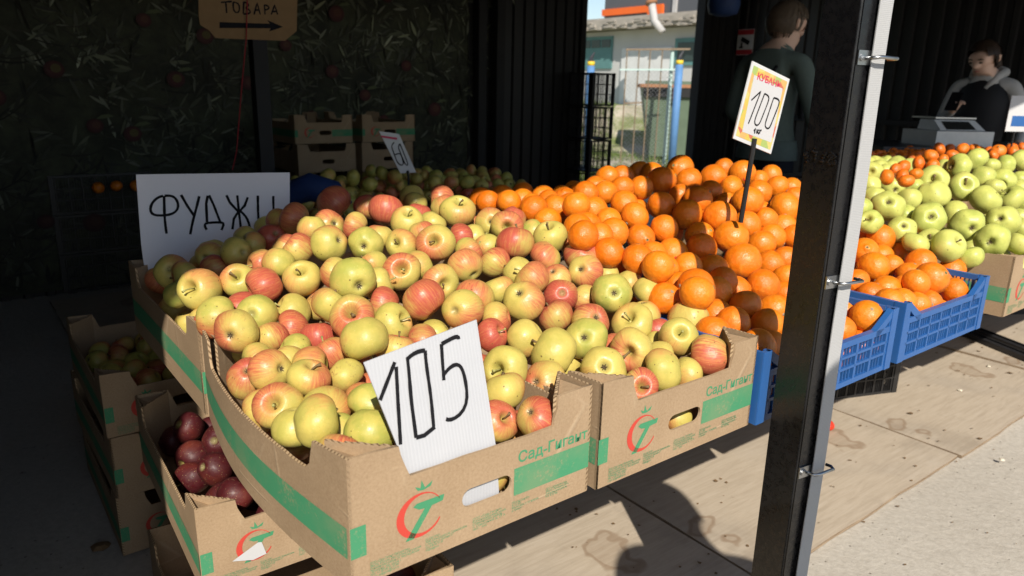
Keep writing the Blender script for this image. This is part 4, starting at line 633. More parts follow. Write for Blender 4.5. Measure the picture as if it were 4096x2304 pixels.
for s_, (bx, L, tk) in enumerate(((.18, .55, .045), (-.25, .70, .04), (.32, .42, .055), (.05, .62, .042))):
    m = MB(); m.tube([(0, 0, .44), (bx*.15, 0, .44+L*.4), (bx*.5, .02, .44+L*.75), (bx, .03, .44+L)], [tk, tk*.85, tk*.9, tk*1.7], 7); me = m.mesh('stem', True); me.materials.append(M['stem_wood' if s_ % 2 == 0 else 'stem_green']); STEM.append(me)
m = MB()
for k in range(6):
    a_ = k*1.047; ca, sa = math.cos(a_), math.sin(a_); z0 = -.68
    m.add([(.015*ca-.035*sa, .015*sa+.035*ca, z0), (.015*ca+.035*sa, .015*sa-.035*ca, z0), (.11*ca+.02*sa, .11*sa-.02*ca, z0-.05), (.15*ca, .15*sa, z0-.10-.03*(k % 2)), (.11*ca-.02*sa, .11*sa+.02*ca, z0-.05)], [(0, 1, 2, 3, 4)])
CALY = m.mesh('calyx'); CALY.materials.append(M['calyx_dry'])
m = MB(); m.tube([(0, 0, .94), (0, 0, .985)], [.095, .07], 8)
for k in range(5):
    a_ = k*1.2566; m.box((.03, -.025, .965), (.13, .025, .985), Matrix.Rotation(a_, 4, 'Z'))
BUTT = m.mesh('stem_button'); BUTT.materials.append(M['orange_button'])
m = MB(); m.tube([(0, 0, -.93), (0, 0, -.968), (0, 0, -.985)], [.13, .10, .03], 9); NAV = m.mesh('navel', True); NAV.materials.append(M['orange_navel'])
CODE = {  # blush, greenness, stripes, russet
 'Y': ((.12, .34), (.15, .6), (.05, .2), .35), 'G': ((.0, .06), (.75, 1.), (0, .1), .25), 'R': ((.88, 1.), (.1, .4), (.15, .4), .15), 'O': ((.60, .80), (0, .15), (.2, .45), .25),
 'B': ((.38, .54), (.1, .5), (.1, .3), .35), 'S': ((.60, .78), (.05, .2), (.7, 1.), .15), 'N': ((.45, .62), (.3, .7), (.05, .2), .9), 'g': ((0, .1), (.2, 1.), (0, .2), .3), 'o': ((0, 0), (0, 0), (0, 0), 0), 't': ((0, 0), (0, 0), (0, 0), 0)}
DESC = {'Y': 'plain yellow apple', 'G': 'pale green apple', 'R': 'deep red apple', 'O': 'orange-red flushed apple', 'B': 'yellow red-cheeked apple', 'S': 'red-striped apple', 'N': 'dull brownish russet apple'}
rf = random.Random(99)
def RAYD(x, y, o):
    v = (cam.location - o.location).normalized() + Vector((.25, 0, -.35)); return o.rotation_quaternion.inverted() @ v.normalized()
def fruit(kind, code, p, r, axis, end, label, group, rzw=YAW):
    meshes = {'apple': AM, 'green_apple': GM, 'orange': OM, 'tangerine': TM, 'red_apple': DM}[kind]; o = bpy.data.objects.new(kind, rf.choice(meshes)); COL.objects.link(o)
    q = Vector(axis).to_track_quat('Z', 'Y') @ Quaternion((0, 0, 1), rf.uniform(0, 6.28))
    o.rotation_mode = 'QUATERNION'; o.rotation_quaternion = Quaternion((0, 0, 1), rzw) @ q; o.location = p; o.scale = (r*rf.uniform(.96, 1.04), r*rf.uniform(.96, 1.04), r*rf.uniform(.93, 1.07))
    c = CODE.get(code, CODE['Y']); o.color = (rf.uniform(*c[0]), rf.uniform(*c[1]), rf.uniform(*c[2]), c[3]*rf.uniform(.3, 1.3))
    tag(o, label, {'apple': 'apple', 'green_apple': 'apple', 'red_apple': 'apple', 'orange': 'orange', 'tangerine': 'tangerine'}[kind], group)
    if kind in ('apple', 'green_apple', 'red_apple'):
        if end in 'snf' and rf.random() < (1 if end == 's' else .55): link('stem', rf.choice(STEM), None, o)
        if end in 'cnf': link('calyx', CALY, None, o)
    else:
        if end == 's' or (end in 'nf' and rf.random() < .4): link('stem_button', BUTT, None, o)
        if end == 'c' or (end in 'nf' and rf.random() < .6): link('navel', NAV, None, o)
    return o
ENDS = {'s': 'stem end showing', 'c': 'blossom end showing', 'n': 'on its side', 'f': 'half buried'}
for grp, txt in FRUIT.items():
    for ln in txt.split():
        q = ln.split(','); u, v, z, r = [float(t)/1000 for t in q[:4]]; code, end = q[4][0], q[4][1]; th, ph = R(float(q[5])), R(float(q[6])); ax = (math.sin(th)*math.cos(ph), math.sin(th)*math.sin(ph), math.cos(th))
        if code in DESC:
            if grp == 'APP':
                if u < .41: where = ('by the front rim of' if v < .2 else ('midway up' if v < .42 else 'high in')) + ' the 105 card tray' if v < .61 else 'in the ФУДЖИ card tray'
                else: where = ('by the front rim of' if v < .2 else ('midway up' if v < .42 else 'high in')) + ' the tray beside oranges' if v < .61 else 'at the heap rear'
                lab = '%s %s %s' % (DESC[code], ENDS[end], where); gr = 'heaped mixed apples'
            else: lab = '%s %s in the shaded heap marked 60' % (DESC[code], ENDS[end]); gr = 'shaded apples behind the front heap'
            fruit('apple', code, W(u, v, ZB+z), r, ax, end, lab, gr)
        elif code == 'g':
            zone = 'front row' if v < .2 else ('middle' if v < .4 else 'back'); fruit('green_apple', 'g', W(u, v, ZB+z), r, ax, end, 'large green apple %s, %s of the green heap' % (ENDS[end], zone), 'heaped green apples')
        elif code == 't':
            fruit('tangerine', 't', W(u, v, ZB+z), r, ax, end, 'small bright tangerine %s behind the green apples' % ENDS[end], 'tangerines behind the green apples')
        else:
            if grp == 'ORA': lab = 'orange %s %s the tall heap, %s' % (ENDS[end], 'at the foot of' if v < .25 else ('halfway up' if v < .5 else 'near the ridge of'), 'touching the mixed apples' if u < 1.0 else ('below the 100 tag' if u < 1.36 else 'toward the green apples'))
            elif grp == 'RORA': lab = 'orange %s in the %s' % (ENDS[end], 'blue crate next to the green apples' if u > 1.37 else 'blue crate just right of the black post')
            else: lab = 'orange in the shade between apples and orange heap'
            fruit('orange', 'o', W(u, v, ZB+z), r, ax, end, lab, 'shaded oranges' if grp == 'DOR' else 'heaped oranges')
# oval red stickers on a few oranges
STK = MB()
pts_ = [(.20*math.cos(t*.628), .14*math.sin(t*.628)) for t in range(10)]; STK.poly([(x, y, math.sqrt(1-x*x-y*y)*1.012) for x, y in pts_]); STK = STK.mesh('sticker'); STK.materials.append(M['sticker_red'])
CI = cam.matrix_world.inverted()
def PXL(p): q = CI @ p; return Vector((2048 - 2904.25*q.x/q.z, 1152 + 2904.25*q.y/q.z))
ors = [o for o in COL.objects if o.name.startswith('orange') and o.type == 'MESH' and o.parent is None]
for tx_, ty_ in ((2440, 850), (2995, 700), (3165, 752), (2700, 1010)):
    o = min(ors, key=lambda q: (PXL(q.location)-Vector((tx_, ty_))).length); d = RAYD(tx_, ty_, o)
    st_ = link('sticker', STK, None, o); st_.rotation_mode = 'QUATERNION'; st_.rotation_quaternion = d.to_track_quat('Z', 'Y')
# lowest row seen through the crate lattice
for k in range(6):
    fruit('orange', 'o', W(.868+.084*k, .040, ZB+.046), .037, (rf.gauss(0, 1), rf.gauss(0, 1), rf.gauss(0, 1)), 'n', 'orange in the bottom row of the blue crate behind the post', 'heaped oranges')
for k in range(5): fruit('orange', 'o', W(1.428+.092*k, .042, ZB+.046), .037, (rf.gauss(0, 1), rf.gauss(0, 1), rf.gauss(0, 1)), 'n', 'orange in the bottom row of the blue crate by green apples', 'heaped oranges')
# fruit in the floor trays
def fill_tray(base, yaw, kind, codes, label, group, nx, ny, z0, r0, v0=.06, v1=.54, jit=.008, skip=0.):
    for j in range(ny):
        for i in range(nx):
            if rf.random() < skip: continue
            x = .05 + r0*.2 + (TW-.10-r0*.4)*(i + (.25 if j % 2 else 0))/(nx-.75) + rf.uniform(-jit, jit); y = v0 + (v1-v0)*j/max(1, ny-1) + rf.uniform(-jit, jit); r = r0*rf.uniform(.92, 1.06)
            p = base + Vector((math.cos(yaw)*x - math.sin(yaw)*y, math.sin(yaw)*x + math.cos(yaw)*y, z0 + rf.uniform(-.008, .012)))
            ax = Vector((rf.gauss(0, 1), rf.gauss(0, 1), rf.gauss(0, 1))).normalized(); cd_ = rf.choice(codes); fruit(kind, cd_, p, r, ax, 'n', label % DESC.get(cd_, '') if '%' in label else label, group, yaw)
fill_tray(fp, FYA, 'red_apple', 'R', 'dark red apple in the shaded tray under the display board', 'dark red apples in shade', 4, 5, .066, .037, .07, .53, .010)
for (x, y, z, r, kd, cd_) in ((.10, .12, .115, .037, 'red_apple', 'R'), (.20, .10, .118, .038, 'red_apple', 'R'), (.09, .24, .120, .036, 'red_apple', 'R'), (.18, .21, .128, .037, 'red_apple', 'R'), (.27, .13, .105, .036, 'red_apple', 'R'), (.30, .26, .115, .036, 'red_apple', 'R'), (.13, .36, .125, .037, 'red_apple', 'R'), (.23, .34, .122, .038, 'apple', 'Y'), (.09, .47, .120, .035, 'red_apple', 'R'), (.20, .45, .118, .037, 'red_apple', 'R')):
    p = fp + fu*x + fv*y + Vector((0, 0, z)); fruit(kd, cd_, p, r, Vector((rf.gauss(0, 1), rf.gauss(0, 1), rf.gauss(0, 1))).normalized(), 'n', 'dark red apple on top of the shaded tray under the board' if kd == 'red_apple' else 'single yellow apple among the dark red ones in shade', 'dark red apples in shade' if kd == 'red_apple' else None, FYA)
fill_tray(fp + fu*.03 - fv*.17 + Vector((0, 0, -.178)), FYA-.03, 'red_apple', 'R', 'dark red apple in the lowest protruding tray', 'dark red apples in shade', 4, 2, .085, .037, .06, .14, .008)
fill_tray(sp + Vector((0, 0, .356)), SYA, 'apple', 'GYNOB', '%s in the top tray of the three-high floor stack', 'apples in the floor stack', 5, 6, .070, .036, .07, .53, .010)
for k in range(6):
    p = Vector((-2.52+.085*k+rf.uniform(-.02, .02), 4.38+.06*k+rf.uniform(-.03, .03), .60 + .05*rf.random())); fruit('orange', 'o', p, .034, (0, 0, 1), 'n', 'orange in the topmost black crate by the banner', 'oranges by the banner')

# ================================================================== SIGNS
def sign_plane(v0): return W(0, v0, ZB), YAW
def card(name, d, label, cat, mat, ink_w, t=.003, jit=.12, ink='marker_ink', bevel=0):
    u0 = min(p[0] for p in d['poly']); z0 = min(p[1] for p in d['poly']); zp = d['z0']
    root = thing(name, label, cat, W(u0, d['v'], ZB + (z0 if not d['lean'] else zp)), YAW)
    off = (u0, z0 if not d['lean'] else zp); pts = [(p[0]-off[0], p[1]-off[1]) for p in d['poly']]
    ar = sum(pts[i][0]*pts[(i+1) % len(pts)][1]-pts[(i+1) % len(pts)][0]*pts[i][1] for i in range(len(pts)))
    if ar < 0: pts = pts[::-1]
    k = math.sqrt(1+d['lean']**2); S_ = Matrix.Diagonal((1, 1, k, 1))
    me = filled('card', pts, [], t); me.transform(S_); me.materials.append(M[mat]); o = link('card', me, None, root)
    st = strokes('lettering', d['st'], ink_w, -.0008, jit, off); st.transform(S_); st.materials.append(M[ink]); link('lettering', st, None, o)
    root.rotation_euler = (-math.atan(d['lean']), 0, YAW) if d['lean'] else (0, 0, YAW)
    return root, o, off
up_ = dict(SIGN['p105']); P5 = up_['poly']; up_['poly'] = [P5[0], P5[1], P5[2], (P5[5][0], P5[5][1])]
r_, o_, of_ = card('price_card', up_, 'white fluted card with handwritten 105 tucked in front tray', 'price card', 'white_card', .0052, .002)
me = filled('card_foot', [(P5[5][0]-of_[0], 0), (.110-of_[0], -.075), (.234-of_[0], -.095), (P5[2][0]-of_[0], .0013)], [], .002); me.materials.append(M['white_card'])
ft = link('card_foot', me, None, r_); ft.rotation_euler = (math.atan(SIGN['p105']['lean']), 0, 0)
r_, o_, of_ = card('name_card', SIGN['fuji'], 'large white card handwritten ФУДЖИ standing behind the apples', 'sign', 'shade_paper', .0062, .004)
r_, o_, of_ = card('direction_card', SIGN['tov'], 'brown cardboard sign reading ТОВАРА with an arrow', 'sign', 'sign_kraft', .0055, .004, .3)
me = filled('arrow', [(p[0]-of_[0], p[1]-of_[1]) for p in SIGN['tov']['arrow'][::-1]], [], 0); me.materials.append(M['marker_ink']); link('arrow', me, None, o_, (0, -.0010, 0))
cp = [W(p[0], SIGN['tov']['v'] - .006, ZB+p[1]) for p in SIGN['tov']['cord']]; cp = [cp[0] + Vector((.02, 0, .92))] + cp
m = MB(); m.tube(cp, .0022, 6); tag(m.build('string', M['red_string']), 'thin red string hanging down across the brown arrow sign', 'string')
r_, o_, of_ = card('price_tag', SIGN['p100'], 'laminated price tag reading КУБАНЬ 100 on a black stick', 'price tag', 'laminate', .0042, .003, .15)
P = SIGN['p100']['poly']; cx = sum(p[0] for p in P)/4; cz = sum(p[1] for p in P)/4
me = filled('printed_border', [(cx+(p[0]-cx)*.91-of_[0], cz+(p[1]-cz)*.91-of_[1]) for p in P[::-1]], [], 0); me.materials.append(M['sign_border']); link('printed_border', me, None, o_, (0, -.0003, 0))
me = filled('white_field', [(p[0]-of_[0], p[1]-of_[1]) for p in SIGN['p100']['white'][::-1]], [], 0); me.materials.append(M['white_paper']); link('white_field', me, None, o_, (0, -.0005, 0))
tx = text_mesh('heading', 'КУБАНЬ', .021, .100, 0, 1, .0006); T0 = SIGN['p100']['txt']; tx.transform(Matrix.Rotation(math.atan2(T0[1][1]-T0[0][1], T0[1][0]-T0[0][0])*-1, 4, 'Y')); tx.materials.append(M['crimson_print']); link('heading', tx, None, o_, (T0[0][0]-of_[0], -.0009, T0[0][1]-of_[1]))
S0 = SIGN['p100']['stick']; m = MB(); m.tube([(S0[0][0]-of_[0]+.002, -.005, S0[0][1]-of_[1]+.004), (S0[1][0]-of_[0], -.004, S0[1][1]-of_[1]-.02), (S0[1][0]-of_[0]-.008, -.003, S0[1][1]-of_[1]-.11)], .006, 8); m.build('stick', M['matt_black'], r_)
r_, o_, of_ = card('price_tag', SIGN['p60'], 'tilted white price tag reading 60 in the shaded apples', 'price tag', 'laminate', .0055, .003, .15)
m = MB(); m.tube([(.14, -.004, .012), (.15, .0, -.12)], .006, 8); m.build('stick', M['matt_black'], r_)
P = SIGN['p60']['poly']; me = filled('heading', [(P[0][0]+.012-of_[0], P[0][1]-.028-of_[1]), (P[1][0]-.012-of_[0], P[1][1]-.026-of_[1]), (P[1][0]-.010-of_[0], P[1][1]-.016-of_[1]), (P[0][0]+.008-of_[0], P[0][1]-.018-of_[1])], [], 0); me.materials.append(M['crimson_print']); link('heading', me, None, o_, (0, -.0006, 0))
# surveillance notice on the dark end wall
cs = thing('camera_notice', 'small red and white surveillance camera notice on black wall', 'notice', W(6.574, 4.20, 1.80), YAW - math.pi/2)
MB().box((-.10, -.004, -.13), (.10, 0, .13)).build('notice_board', M['white_paper'], cs); plain('notice_red', (.40, .02, .03), .5)
for z in (-.125, .075): MB().box((-.098, -.0055, z), (.098, -.0045, z+.05)).build('red_band', M['notice_red'], cs)
m = MB(); m.box((-.06, -.006, -.01), (.05, -.005, .035), Matrix.Rotation(.45, 4, 'Y')); m.box((-.05, -.0064, -.055), (-.03, -.0054, .0)); m.box((-.07, -.0062, -.06), (-.02, -.0052, -.045)); m.build('camera_symbol', M['marker_ink'], cs)

# ================================================================== POST, STRAP, BRACKETS
PYAW = R(29); pw = .0745
post = thing('support_post', 'glossy black square steel post with white strap and brackets', 'post', (.523, 1.182, 0), PYAW)
# local frame: front corner at the origin, left face along +y, right face along +x
m = MB(); bm = bmesh.new(); bmesh.ops.create_cube(bm, size=1); bmesh.ops.scale(bm, vec=(pw, pw, 2.33), verts=bm.verts); bmesh.ops.translate(bm, vec=(pw/2, pw/2, 2.33/2), verts=bm.verts)
bmesh.ops.bevel(bm, geom=[e for e in bm.edges if abs((e.verts[0].co-e.verts[1].co).z) > 1], offset=.004, segments=3, affect='EDGES'); me = bpy.data.meshes.new('post_shaft'); bm.to_mesh(me); bm.free(); sh = link('post_shaft', me, M['post_paint'], post)
rr = random.Random(8); m = MB()   # weld blobs and paint drips
for k in range(46):
    z = 1.172 + rr.gauss(0, .006); y = rr.uniform(.004, pw-.004); m.add([(-.0016*math.cos(a_)*0 - .0014, y + .0025*math.cos(a_), z + .0022*math.sin(a_)) for a_ in [i*.785 for i in range(8)]] + [(-.0032, y, z)], [((i+1) % 8, i, 8) for i in range(8)])
m.build('weld_seam', M['post_paint'], post, True)
MB().box((-.04, -.04, 0), (pw+.04, pw+.04, .008)).build('base_plate', M['matt_black'], post)
# strap runs in front of the right face, at its outer edge
n = 60; v = []
for i in range(n+1):
    z = .02 + 2.29*i/n; x = pw*.42 + .0012*math.sin(i*.5); v += [(x, -.0060, z), (x+.033, -.0050, z), (x+.033, -.0068, z), (x, -.0078, z)]
f = [(4*i+a_, 4*i+4+a_, 4*i+4+(a_+1) % 4, 4*i+(a_+1) % 4) for i in range(n) for a_ in range(4)]; link('strap', pydata('strap', v, f), M['webbing'], post)
for z in (1.329, .967, .610):
    b = MB(); b.box((.004, -.0028, z-.011), (pw*.48, -.0003, z+.011)); b.tube([(.012, -.0028, z), (.012, -.0052, z)], .0055, 10); br = b.build('bracket', M['steel'], post)
    b = MB(); b.tube([(.020, -.003, z-.001), (.025, -.019, z), (pw*.45, -.022, z+.001), (pw*.42+.043, -.020, z), (pw*.42+.048, -.010, z), (pw*.42+.045, -.001, z)], .0029, 8); b.build('wire_loop', M['steel'], br, True)

# ================================================================== COUNTER, SCALES, DETAILS ON THE RIGHT
def RAY(x, y, d):  # photograph pixel (4096 wide) at forward distance d, used to set real positions
    px, py = (x-2048)/2904.25, (1152-y)/2904.25; fw = Vector((0, math.cos(PITCH), -math.sin(PITCH))); up = Vector((0, math.sin(PITCH), math.cos(PITCH))); rt = Vector((1, 0, 0))
    r2 = rt*math.cos(ROLL)+up*math.sin(ROLL); u2 = -rt*math.sin(ROLL)+up*math.cos(ROLL); return Vector((0, 0, CAMH)) + (fw + r2*px + u2*py)*d
sc0 = RAY(3785, 580, 4.3); zc = sc0.z
ctr = thing('sales_counter', 'dark sales counter carrying the weighing scales', 'counter', (sc0.x, sc0.y, 0), R(8))
MB().box((-.55, -.22, zc-.03), (.75, .40, zc)).build('counter_top', M['dark_steel'], ctr); MB().box((-.52, -.18, 0), (.72, .36, zc-.03)).build('counter_body', M['matt_black'], ctr)
plain('scale_white', (.62, .62, .60), .5); plain('lcd_dark', (.02, .022, .02), .2)
scl = thing('weighing_scales', 'white electronic weighing scales on the dark counter', 'scales', (sc0.x, sc0.y, zc), R(8))
m = MB(); m.box((-.18, -.14, .0), (.18, .16, .085)); m.build('box_base', M['scale_white'], scl)
m = MB(); m.add([(-.13, -.10, .088), (.155, -.10, .088), (.155, .10, .088), (-.13, .10, .088), (-.12, -.02, .145), (.14, -.02, .145), (.14, .10, .145), (-.12, .10, .145)], [(0, 3, 2, 1), (4, 5, 6, 7), (0, 1, 5, 4), (1, 2, 6, 5), (2, 3, 7, 6), (3, 0, 4, 7)]); bd = m.build('scale_body', M['scale_white'], scl)
m = MB(); m.add([(-.09, -.0945, .094), (.10, -.0945, .094), (.09, -.034, .1375), (-.085, -.034, .1375)], [(0, 1, 2, 3)]); m.build('display', M['lcd_dark'], bd)
MB().box((-.12, -.03, .152), (.14, .18, .160)).build('weighing_pan', M['steel'], scl); MB().tube([(.02, .05, .14), (.02, .05, .155)], .02, 10).build('pan_support', M['dark_steel'], scl)
tgp = RAY(4066, 455, 3.55); tg = thing('price_tag', 'white and blue price tag standing by the counter', 'price tag', tgp, R(10))
MB().box((-.045, 0, -.085), (.075, .003, .085)).build('card', M['white_paper'], tg); MB().box((-.02, -.001, -.06), (.072, -.0004, -.01)).build('blue_band', M['blue_plastic'], tg)
m = MB(); m.tube([(.01, .002, -.085), (.01, .004, -.32)], .005, 6); m.build('stick', M['matt_black'], tg)
# tables for green apples / tangerines further along
tb3 = thing('display_table', 'dark board under the tangerines and end trays', 'table', W(0, 0, 0), YAW)
MB().box((2.95, .0, ZB-.03), (5.2, 1.3, ZB-.002)).build('table_top', M['plywood_edge'], tb3); 
for u in (3.0, 5.1):
    for v_ in (.9, 1.2): MB().box((u-.02, v_-.02, 0), (u+.02, v_+.02, ZB-.03)).build('leg', M['matt_black'], tb3)
for i in range(3): tray(W(2.85+.42*i, -.012, ZB), YAW, ('first', 'second', 'third')[i] + ' tray along the board beyond the green apples', gA, 0)
for i in range(5): crate(W(2.15+.45*i, .64, ZB+.12), YAW, .43, .5, .14, M['black_plastic'], ('first', 'second', 'third', 'fourth', 'fifth')[i] + ' black crate under the tangerines', gK, None)
# steel rails lying on the plywood
for k, lb in enumerate(('thin black steel rail lying on plywood nearer the blue crates', 'thin black steel rail lying on plywood beside its twin')):
    t = thing('steel_rail', lb, 'rail', W(4.16-.10*k, .80+.02*k, .006), YAW); MB().bar((0, 0, .012), (-.30, -.62, .012), .045, .024).build('rail_bar', M['dark_steel'], t); MB().bar((.012, -.006, .028), (-.288, -.626, .028), .012, .008).build('rail_lip', M['matt_black'], t)
tm = lathe('tomato', orange_prof(), 18, .03, 81, .85); plain('tomato_skin', (.62, .035, .012), .25); tm.materials.append(M['tomato_skin']); o = link('tomato', tm, None, None, RAY(3310, 1692, 1)); 
pp = RAY(3310, 1700, 1) - Vector((0, 0, CAMH)); kk = -(CAMH-.022)/pp.z; o.location = Vector((0, 0, CAMH)) + pp*kk; o.scale = (.026, .026, .026); tag(o, 'small red tomato lying on the plywood beside the black post', 'tomato')
# debris: dry leaves and crumbs
plain('debris_brown', (.16, .10, .05), .9, .2, .5); plain('debris_pale', (.55, .50, .40), .9, .2, .3)
dv, df = [], []; rr = random.Random(21)
for k in range(230):
    u = rr.uniform(.8, 4.6); v = rr.uniform(-.5, 1.0) if k % 3 else rr.uniform(.15, .7); s_ = rr.uniform(.002, .007)*(2 if rr.random() < .12 else 1); c = W(u, v, .0035 if v > .18 else -.011); n = len(dv); a_ = rr.uniform(0, 6.28)
    for j in range(5): t = a_+j*1.2566; dv.append((c.x + s_*math.cos(t)*rr.uniform(.4, 1.3), c.y + s_*math.sin(t)*rr.uniform(.4, 1.3), c.z + rr.uniform(0, .003)))
    df.append(tuple(range(n, n+5)))
tag(link('crumbs', pydata('crumbs', dv, df), M['debris_brown']), 'dry leaf crumbs scattered over the plywood and concrete', 'debris', None, 'stuff')
for nm, (x, y), lb in (('paper_scrap', (3955, 1466), 'tiny white paper scrap on the plywood near the rails'), ('paper_scrap', (3840, 1562), 'tiny cream paper scrap on the plywood by the black crate'), ('stone', (4005, 1840), 'pale pebble lying on the bare concrete')):
    pp = RAY(x, y, 1) - Vector((0, 0, CAMH)); kk = -(CAMH-.003)/pp.z; m = MB()
    rr2 = random.Random(x); k = 7; pts = [(rr2.uniform(.006, .014)*math.cos(i*.9), rr2.uniform(.006, .012)*math.sin(i*.9)) for i in range(k)]
    m.add([(p[0], p[1], 0) for p in pts] + [(p[0]*.6, p[1]*.6, .006) for p in pts], [tuple(range(k, 2*k))] + [(i, (i+1) % k, (i+1) % k+k, i+k) for i in range(k)]); o = m.build(nm, M['debris_pale']); o.location = Vector((0, 0, CAMH)) + pp*kk; tag(o, lb, 'litter' if nm == 'paper_scrap' else 'stone')
pp = RAY(400, 2180, 1) - Vector((0, 0, CAMH)); kk = -(CAMH)/pp.z; c = Vector((0, 0, CAMH)) + pp*kk
m = MB(); rr2 = random.Random(5); k = 10; pts = [(rr2.uniform(.018, .03)*math.cos(i*.628), rr2.uniform(.018, .03)*math.sin(i*.628)) for i in range(k)]; m.add([(p[0], p[1], -.012) for p in pts] + [(p[0]*.5, p[1]*.5, .006) for p in pts], [tuple(range(k, 2*k))] + [(i, (i+1) % k, (i+1) % k+k, i+k) for i in range(k)]); o = m.build('dry_leaf', M['debris_brown']); o.location = c; o.scale = (1, 1, .5); tag(o, 'crumpled brown leaf on the dark floor by the tray stack', 'leaf')
plain('blue_sack', (.01, .035, .13), .7); 
bp = RAY(2895, 20, 5.2); t = thing('hanging_bag', 'dark blue plastic bag hanging beside the surveillance notice', 'bag', bp, 0)
m = MB(); m.tube([(0, 0, .30), (0, 0, .18), (0, 0, .0), (0, 0, -.06), (0, 0, -.075)], [.02, .09, .115, .10, .05], 12); m.build('bag_body', M['blue_sack'], t, True); m = MB(); m.tube([(0, 0, .28), (.0, 0, .7)], .006, 6); m.build('handle', M['blue_sack'], t)
bp = RAY(1245, 775, 2.75); m = MB(); m.tube([(-.10, 0, -.05), (-.07, .01, .0), (0, 0, .025), (.08, 0, .005), (.13, .01, -.05)], [.03, .05, .055, .05, .03], 10); o = m.build('plastic_bag', M['blue_sack'], None, True); o.location = bp; tag(o, 'crumpled blue plastic bag among the shaded apples', 'bag')

# ================================================================== PEOPLE
plain('skin', (.62, .40, .30), .5, .4, .06, 20); plain('hair_dark', (.035, .020, .012), .5, .4, .3, 60); plain('hair_grey', (.10, .072, .05), .6, .3, .3, 60); plain('hoodie_grey', (.42, .41, .40), .9, .2, .1, 40)
plain('vest_black', (.010, .010, .012), .7, .3); plain('sweater_green', (.11, .14, .125), .9, .2, .15, 50); plain('trousers_dark', (.02, .022, .03), .85, .2); plain('shoe_black', (.012, .012, .012), .5); plain('eye_dark', (.02, .014, .01), .2); plain('lip', (.36, .13, .11), .5); plain('phone_black', (.01, .01, .012), .15)
def skinned(joints, edges, root):
    me = bpy.data.meshes.new('body'); names = list(joints); me.from_pydata([joints[k][0] for k in names], [(names.index(a_), names.index(b_)) for a_, b_ in edges], []); me.update()
    ob = bpy.data.objects.new('body_tmp', me); COL.objects.link(ob); md = ob.modifiers.new('skin', 'SKIN'); md.use_smooth_shade = True; sb = ob.modifiers.new('sub', 'SUBSURF'); sb.levels = 2; sb.render_levels = 2
    if not me.skin_vertices: me.attributes.new  # the modifier adds the layer below
    if len(me.skin_vertices) == 0:
        bm = bmesh.new(); bm.from_mesh(me); bm.verts.layers.skin.verify(); bm.to_mesh(me); bm.free()
    for i, k in enumerate(names):
        r = joints[k][1]; sv = me.skin_vertices[0].data[i]; sv.radius = r if isinstance(r, tuple) else (r, r); sv.use_root = (k == root)
    bpy.context.view_layer.update(); dg = bpy.context.evaluated_depsgraph_get(); res = bpy.data.meshes.new_from_object(ob.evaluated_get(dg)); bpy.data.objects.remove(ob); bpy.data.meshes.remove(me)
    res.materials.clear(); res.polygons.foreach_set('use_smooth', [True]*len(res.polygons)); return res
